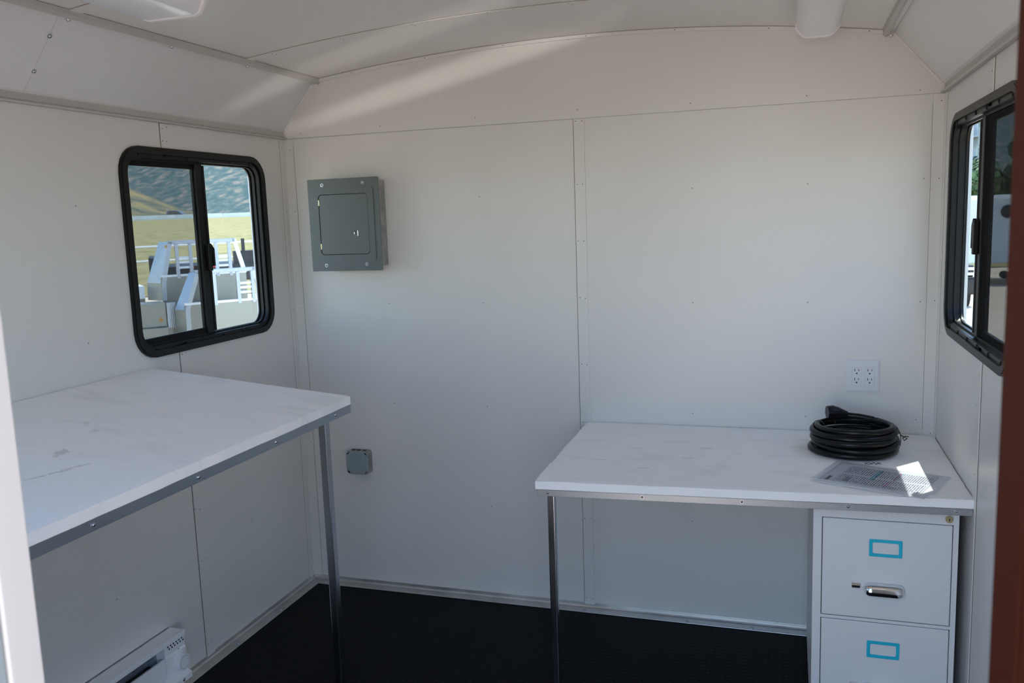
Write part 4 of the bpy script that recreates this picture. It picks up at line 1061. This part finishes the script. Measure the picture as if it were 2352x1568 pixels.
for s_ in (-.15, .5, 1.0): MB().prism([(s_, .56), (s_ + .10, .56), (s_ + .10, .60), (s_, .60)], PB, -.015, .01).build('tail_lamp', 'redlamp', bt)
# white pipe fence
fn = thing('pipe_fence', (-19.2, 21.8, GZ), 'white pipe rail fence at the edge of the yard', 'fence')
fa = Vector((-24.5, 20.0, 0)); fbv = Vector((-11.5, 24.5, 0)); fd = fbv - fa
for z in (.95, .45): MB().tube([fa + Vector((0, 0, z - .08)), fbv + Vector((0, 0, z + .16))], .035, 8).build('rail', 'fencepipe', fn, smooth=True)
for k in range(7):
    p_ = fa + fd * (k / 6); MB().cyl((p_.x, p_.y, GZ), (p_.x, p_.y, .95 + .24 * k / 6 - .05), .04, n=8).build('post', 'fencepipe', fn, smooth=True)
# road sign
sg = thing('road_sign', (-26.1, 38.7, GZ), 'green road sign at the edge of the left window', 'sign')
so_ = Vector((-26.62, 38.57, .74)); sw = E1 * 1.1
MB().obox(so_, sw, E2 * .02, (0, 0, .62)).build('sign_board', 'signgreen', sg)
MB().obox(so_ + E1 * .10 - E2 * .004 + Vector((0, 0, .38)), E1 * .8, E2 * .004, (0, 0, .12)).obox(so_ + E1 * .10 - E2 * .004 + Vector((0, 0, .14)), E1 * .8, E2 * .004, (0, 0, .10)).build('legend', 'signwhite', sg)
for k in (.15, .95): MB().cyl(so_ + E1 * k + E2 * .04 + Vector((0, 0, -2.0)), so_ + E1 * k + E2 * .04 + Vector((0, 0, .6)), .03, n=8).build('post', 'towergrey', sg)

# ---- through the right window
wt = thing('box_trailer', (7.5, 22.3, GZ), 'long white box trailer parked outside the right window', 'trailer')
MB().box(3.6, 12.0, 21.0, 23.2, -.02, 1.62).build('body', 'whitevan', wt, bevel=.03)
MB().box(3.6, 12.0, 20.96, 21.0, 1.55, 1.66).build('roof_rail', 'signwhite', wt)
for x in (5.2, 6.35, 7.5, 8.65): MB().box(x, x + .03, 20.985, 21.0, .05, 1.55).build('seam_strip', 'signwhite', wt)
for x in (4.6, 8.9): MB().cyl((x, 21.1, GZ + .36), (x, 21.4, GZ + .36), .36, n=20).build('wheel', 'tire', wt)
MB().cyl((7.02, 21.0, 1.25), (7.02, 20.96, 1.25), .16, n=20).build('fuel_cap', 'tire', wt)
MB().cyl((6.98, 21.0, -.30), (6.98, 20.8, -.30), .10, n=12).build('landing_leg', 'tire', wt)
mc = thing('skid_loader', (5.05, 15.9, GZ), 'dark machine with pale bars at the edge of the right window', 'machine')
MB().box(4.2, 5.42, 15.7, 17.2, GZ + .25, .05).build('chassis', 'blackpaint', mc, bevel=.05)
for z in (.12, .22): MB().box(4.2, 5.40, 15.66, 15.74, z - .03, z + .02).build('bar', 'signwhite', mc)
MB().box(4.2, 5.38, 15.8, 17.0, .05, .28).build('hood', 'blackpaint', mc, bevel=.04)
for x in (4.5, 5.2): MB().cyl((x - .12, 16.0, GZ + .28), (x + .12, 16.0, GZ + .28), .28, n=18).build('wheel', 'tire', mc)
def tree(name, base, h, r, n, label, seed):
    rd_ = random.Random(seed); base = Vector(base)
    root = thing(name, base, label, 'tree', 'trees behind the box trailer')
    MB().tube([base, base + Vector((.1, 0, h * .35)), base + Vector((0, .1, h * .7))], [.22, .16, .08], 8).build('trunk', 'bark', root, smooth=True)
    mb_ = MB(); blobs = [(Vector((rd_.gauss(0, r * .45), rd_.gauss(0, r * .45), h * (.35 + .55 * rd_.random()))), r * rd_.uniform(.35, .6)) for _ in range(16)]
    for _ in range(n):
        c_, rad = rd_.choice(blobs); d = Vector((rd_.gauss(0, 1), rd_.gauss(0, 1), rd_.gauss(0, 1))).normalized()
        p_ = base + c_ + d * rad * rd_.uniform(.75, 1.0); a_ = Vector((rd_.gauss(0, 1), rd_.gauss(0, 1), rd_.gauss(0, 1))).normalized(); b_ = a_.cross(d).normalized(); s_ = rd_.uniform(.10, .20)
        a_ = b_.cross(d).normalized()
        mb_.add([p_ - a_ * s_, p_ + b_ * s_ * .6, p_ + a_ * s_, p_ - b_ * s_ * .6], [(0, 1, 2, 3)])
    o = mb_.build('foliage', 'leaf', root); o['kind'] = 'stuff'
tree('leafy_tree', (9.3, 36.0, GZ), 3.6, 1.5, 5000, 'green tree seen beside the tower in the right window', 3)
tree('leafy_tree', (12.9, 41.5, GZ), 5.2, 1.7, 5000, 'taller green tree behind the screened half of the right window', 8)
tw = thing('cell_tower', (14.16, 65.2, GZ), 'grey cell tower with antenna panels above the tree', 'tower')
MB().cyl((14.16, 65.2, GZ), (14.16, 65.2, 6.9), .22, .14, 12).build('mast', 'towergrey', tw, smooth=True)
for zc in (6.0, 4.1):
    MB().cyl((14.16, 65.2, zc - .05), (14.16, 65.2, zc + .05), .9, n=18).build('platform', 'towergrey', tw)
    for k in range(9):
        t_ = 2 * math.pi * k / 9; x, y = 14.16 + .85 * math.cos(t_), 65.2 + .85 * math.sin(t_)
        MB().box(x - .12, x + .12, y - .08, y + .08, zc - .6, zc + .6).build('antenna_panel', 'towergrey', tw)
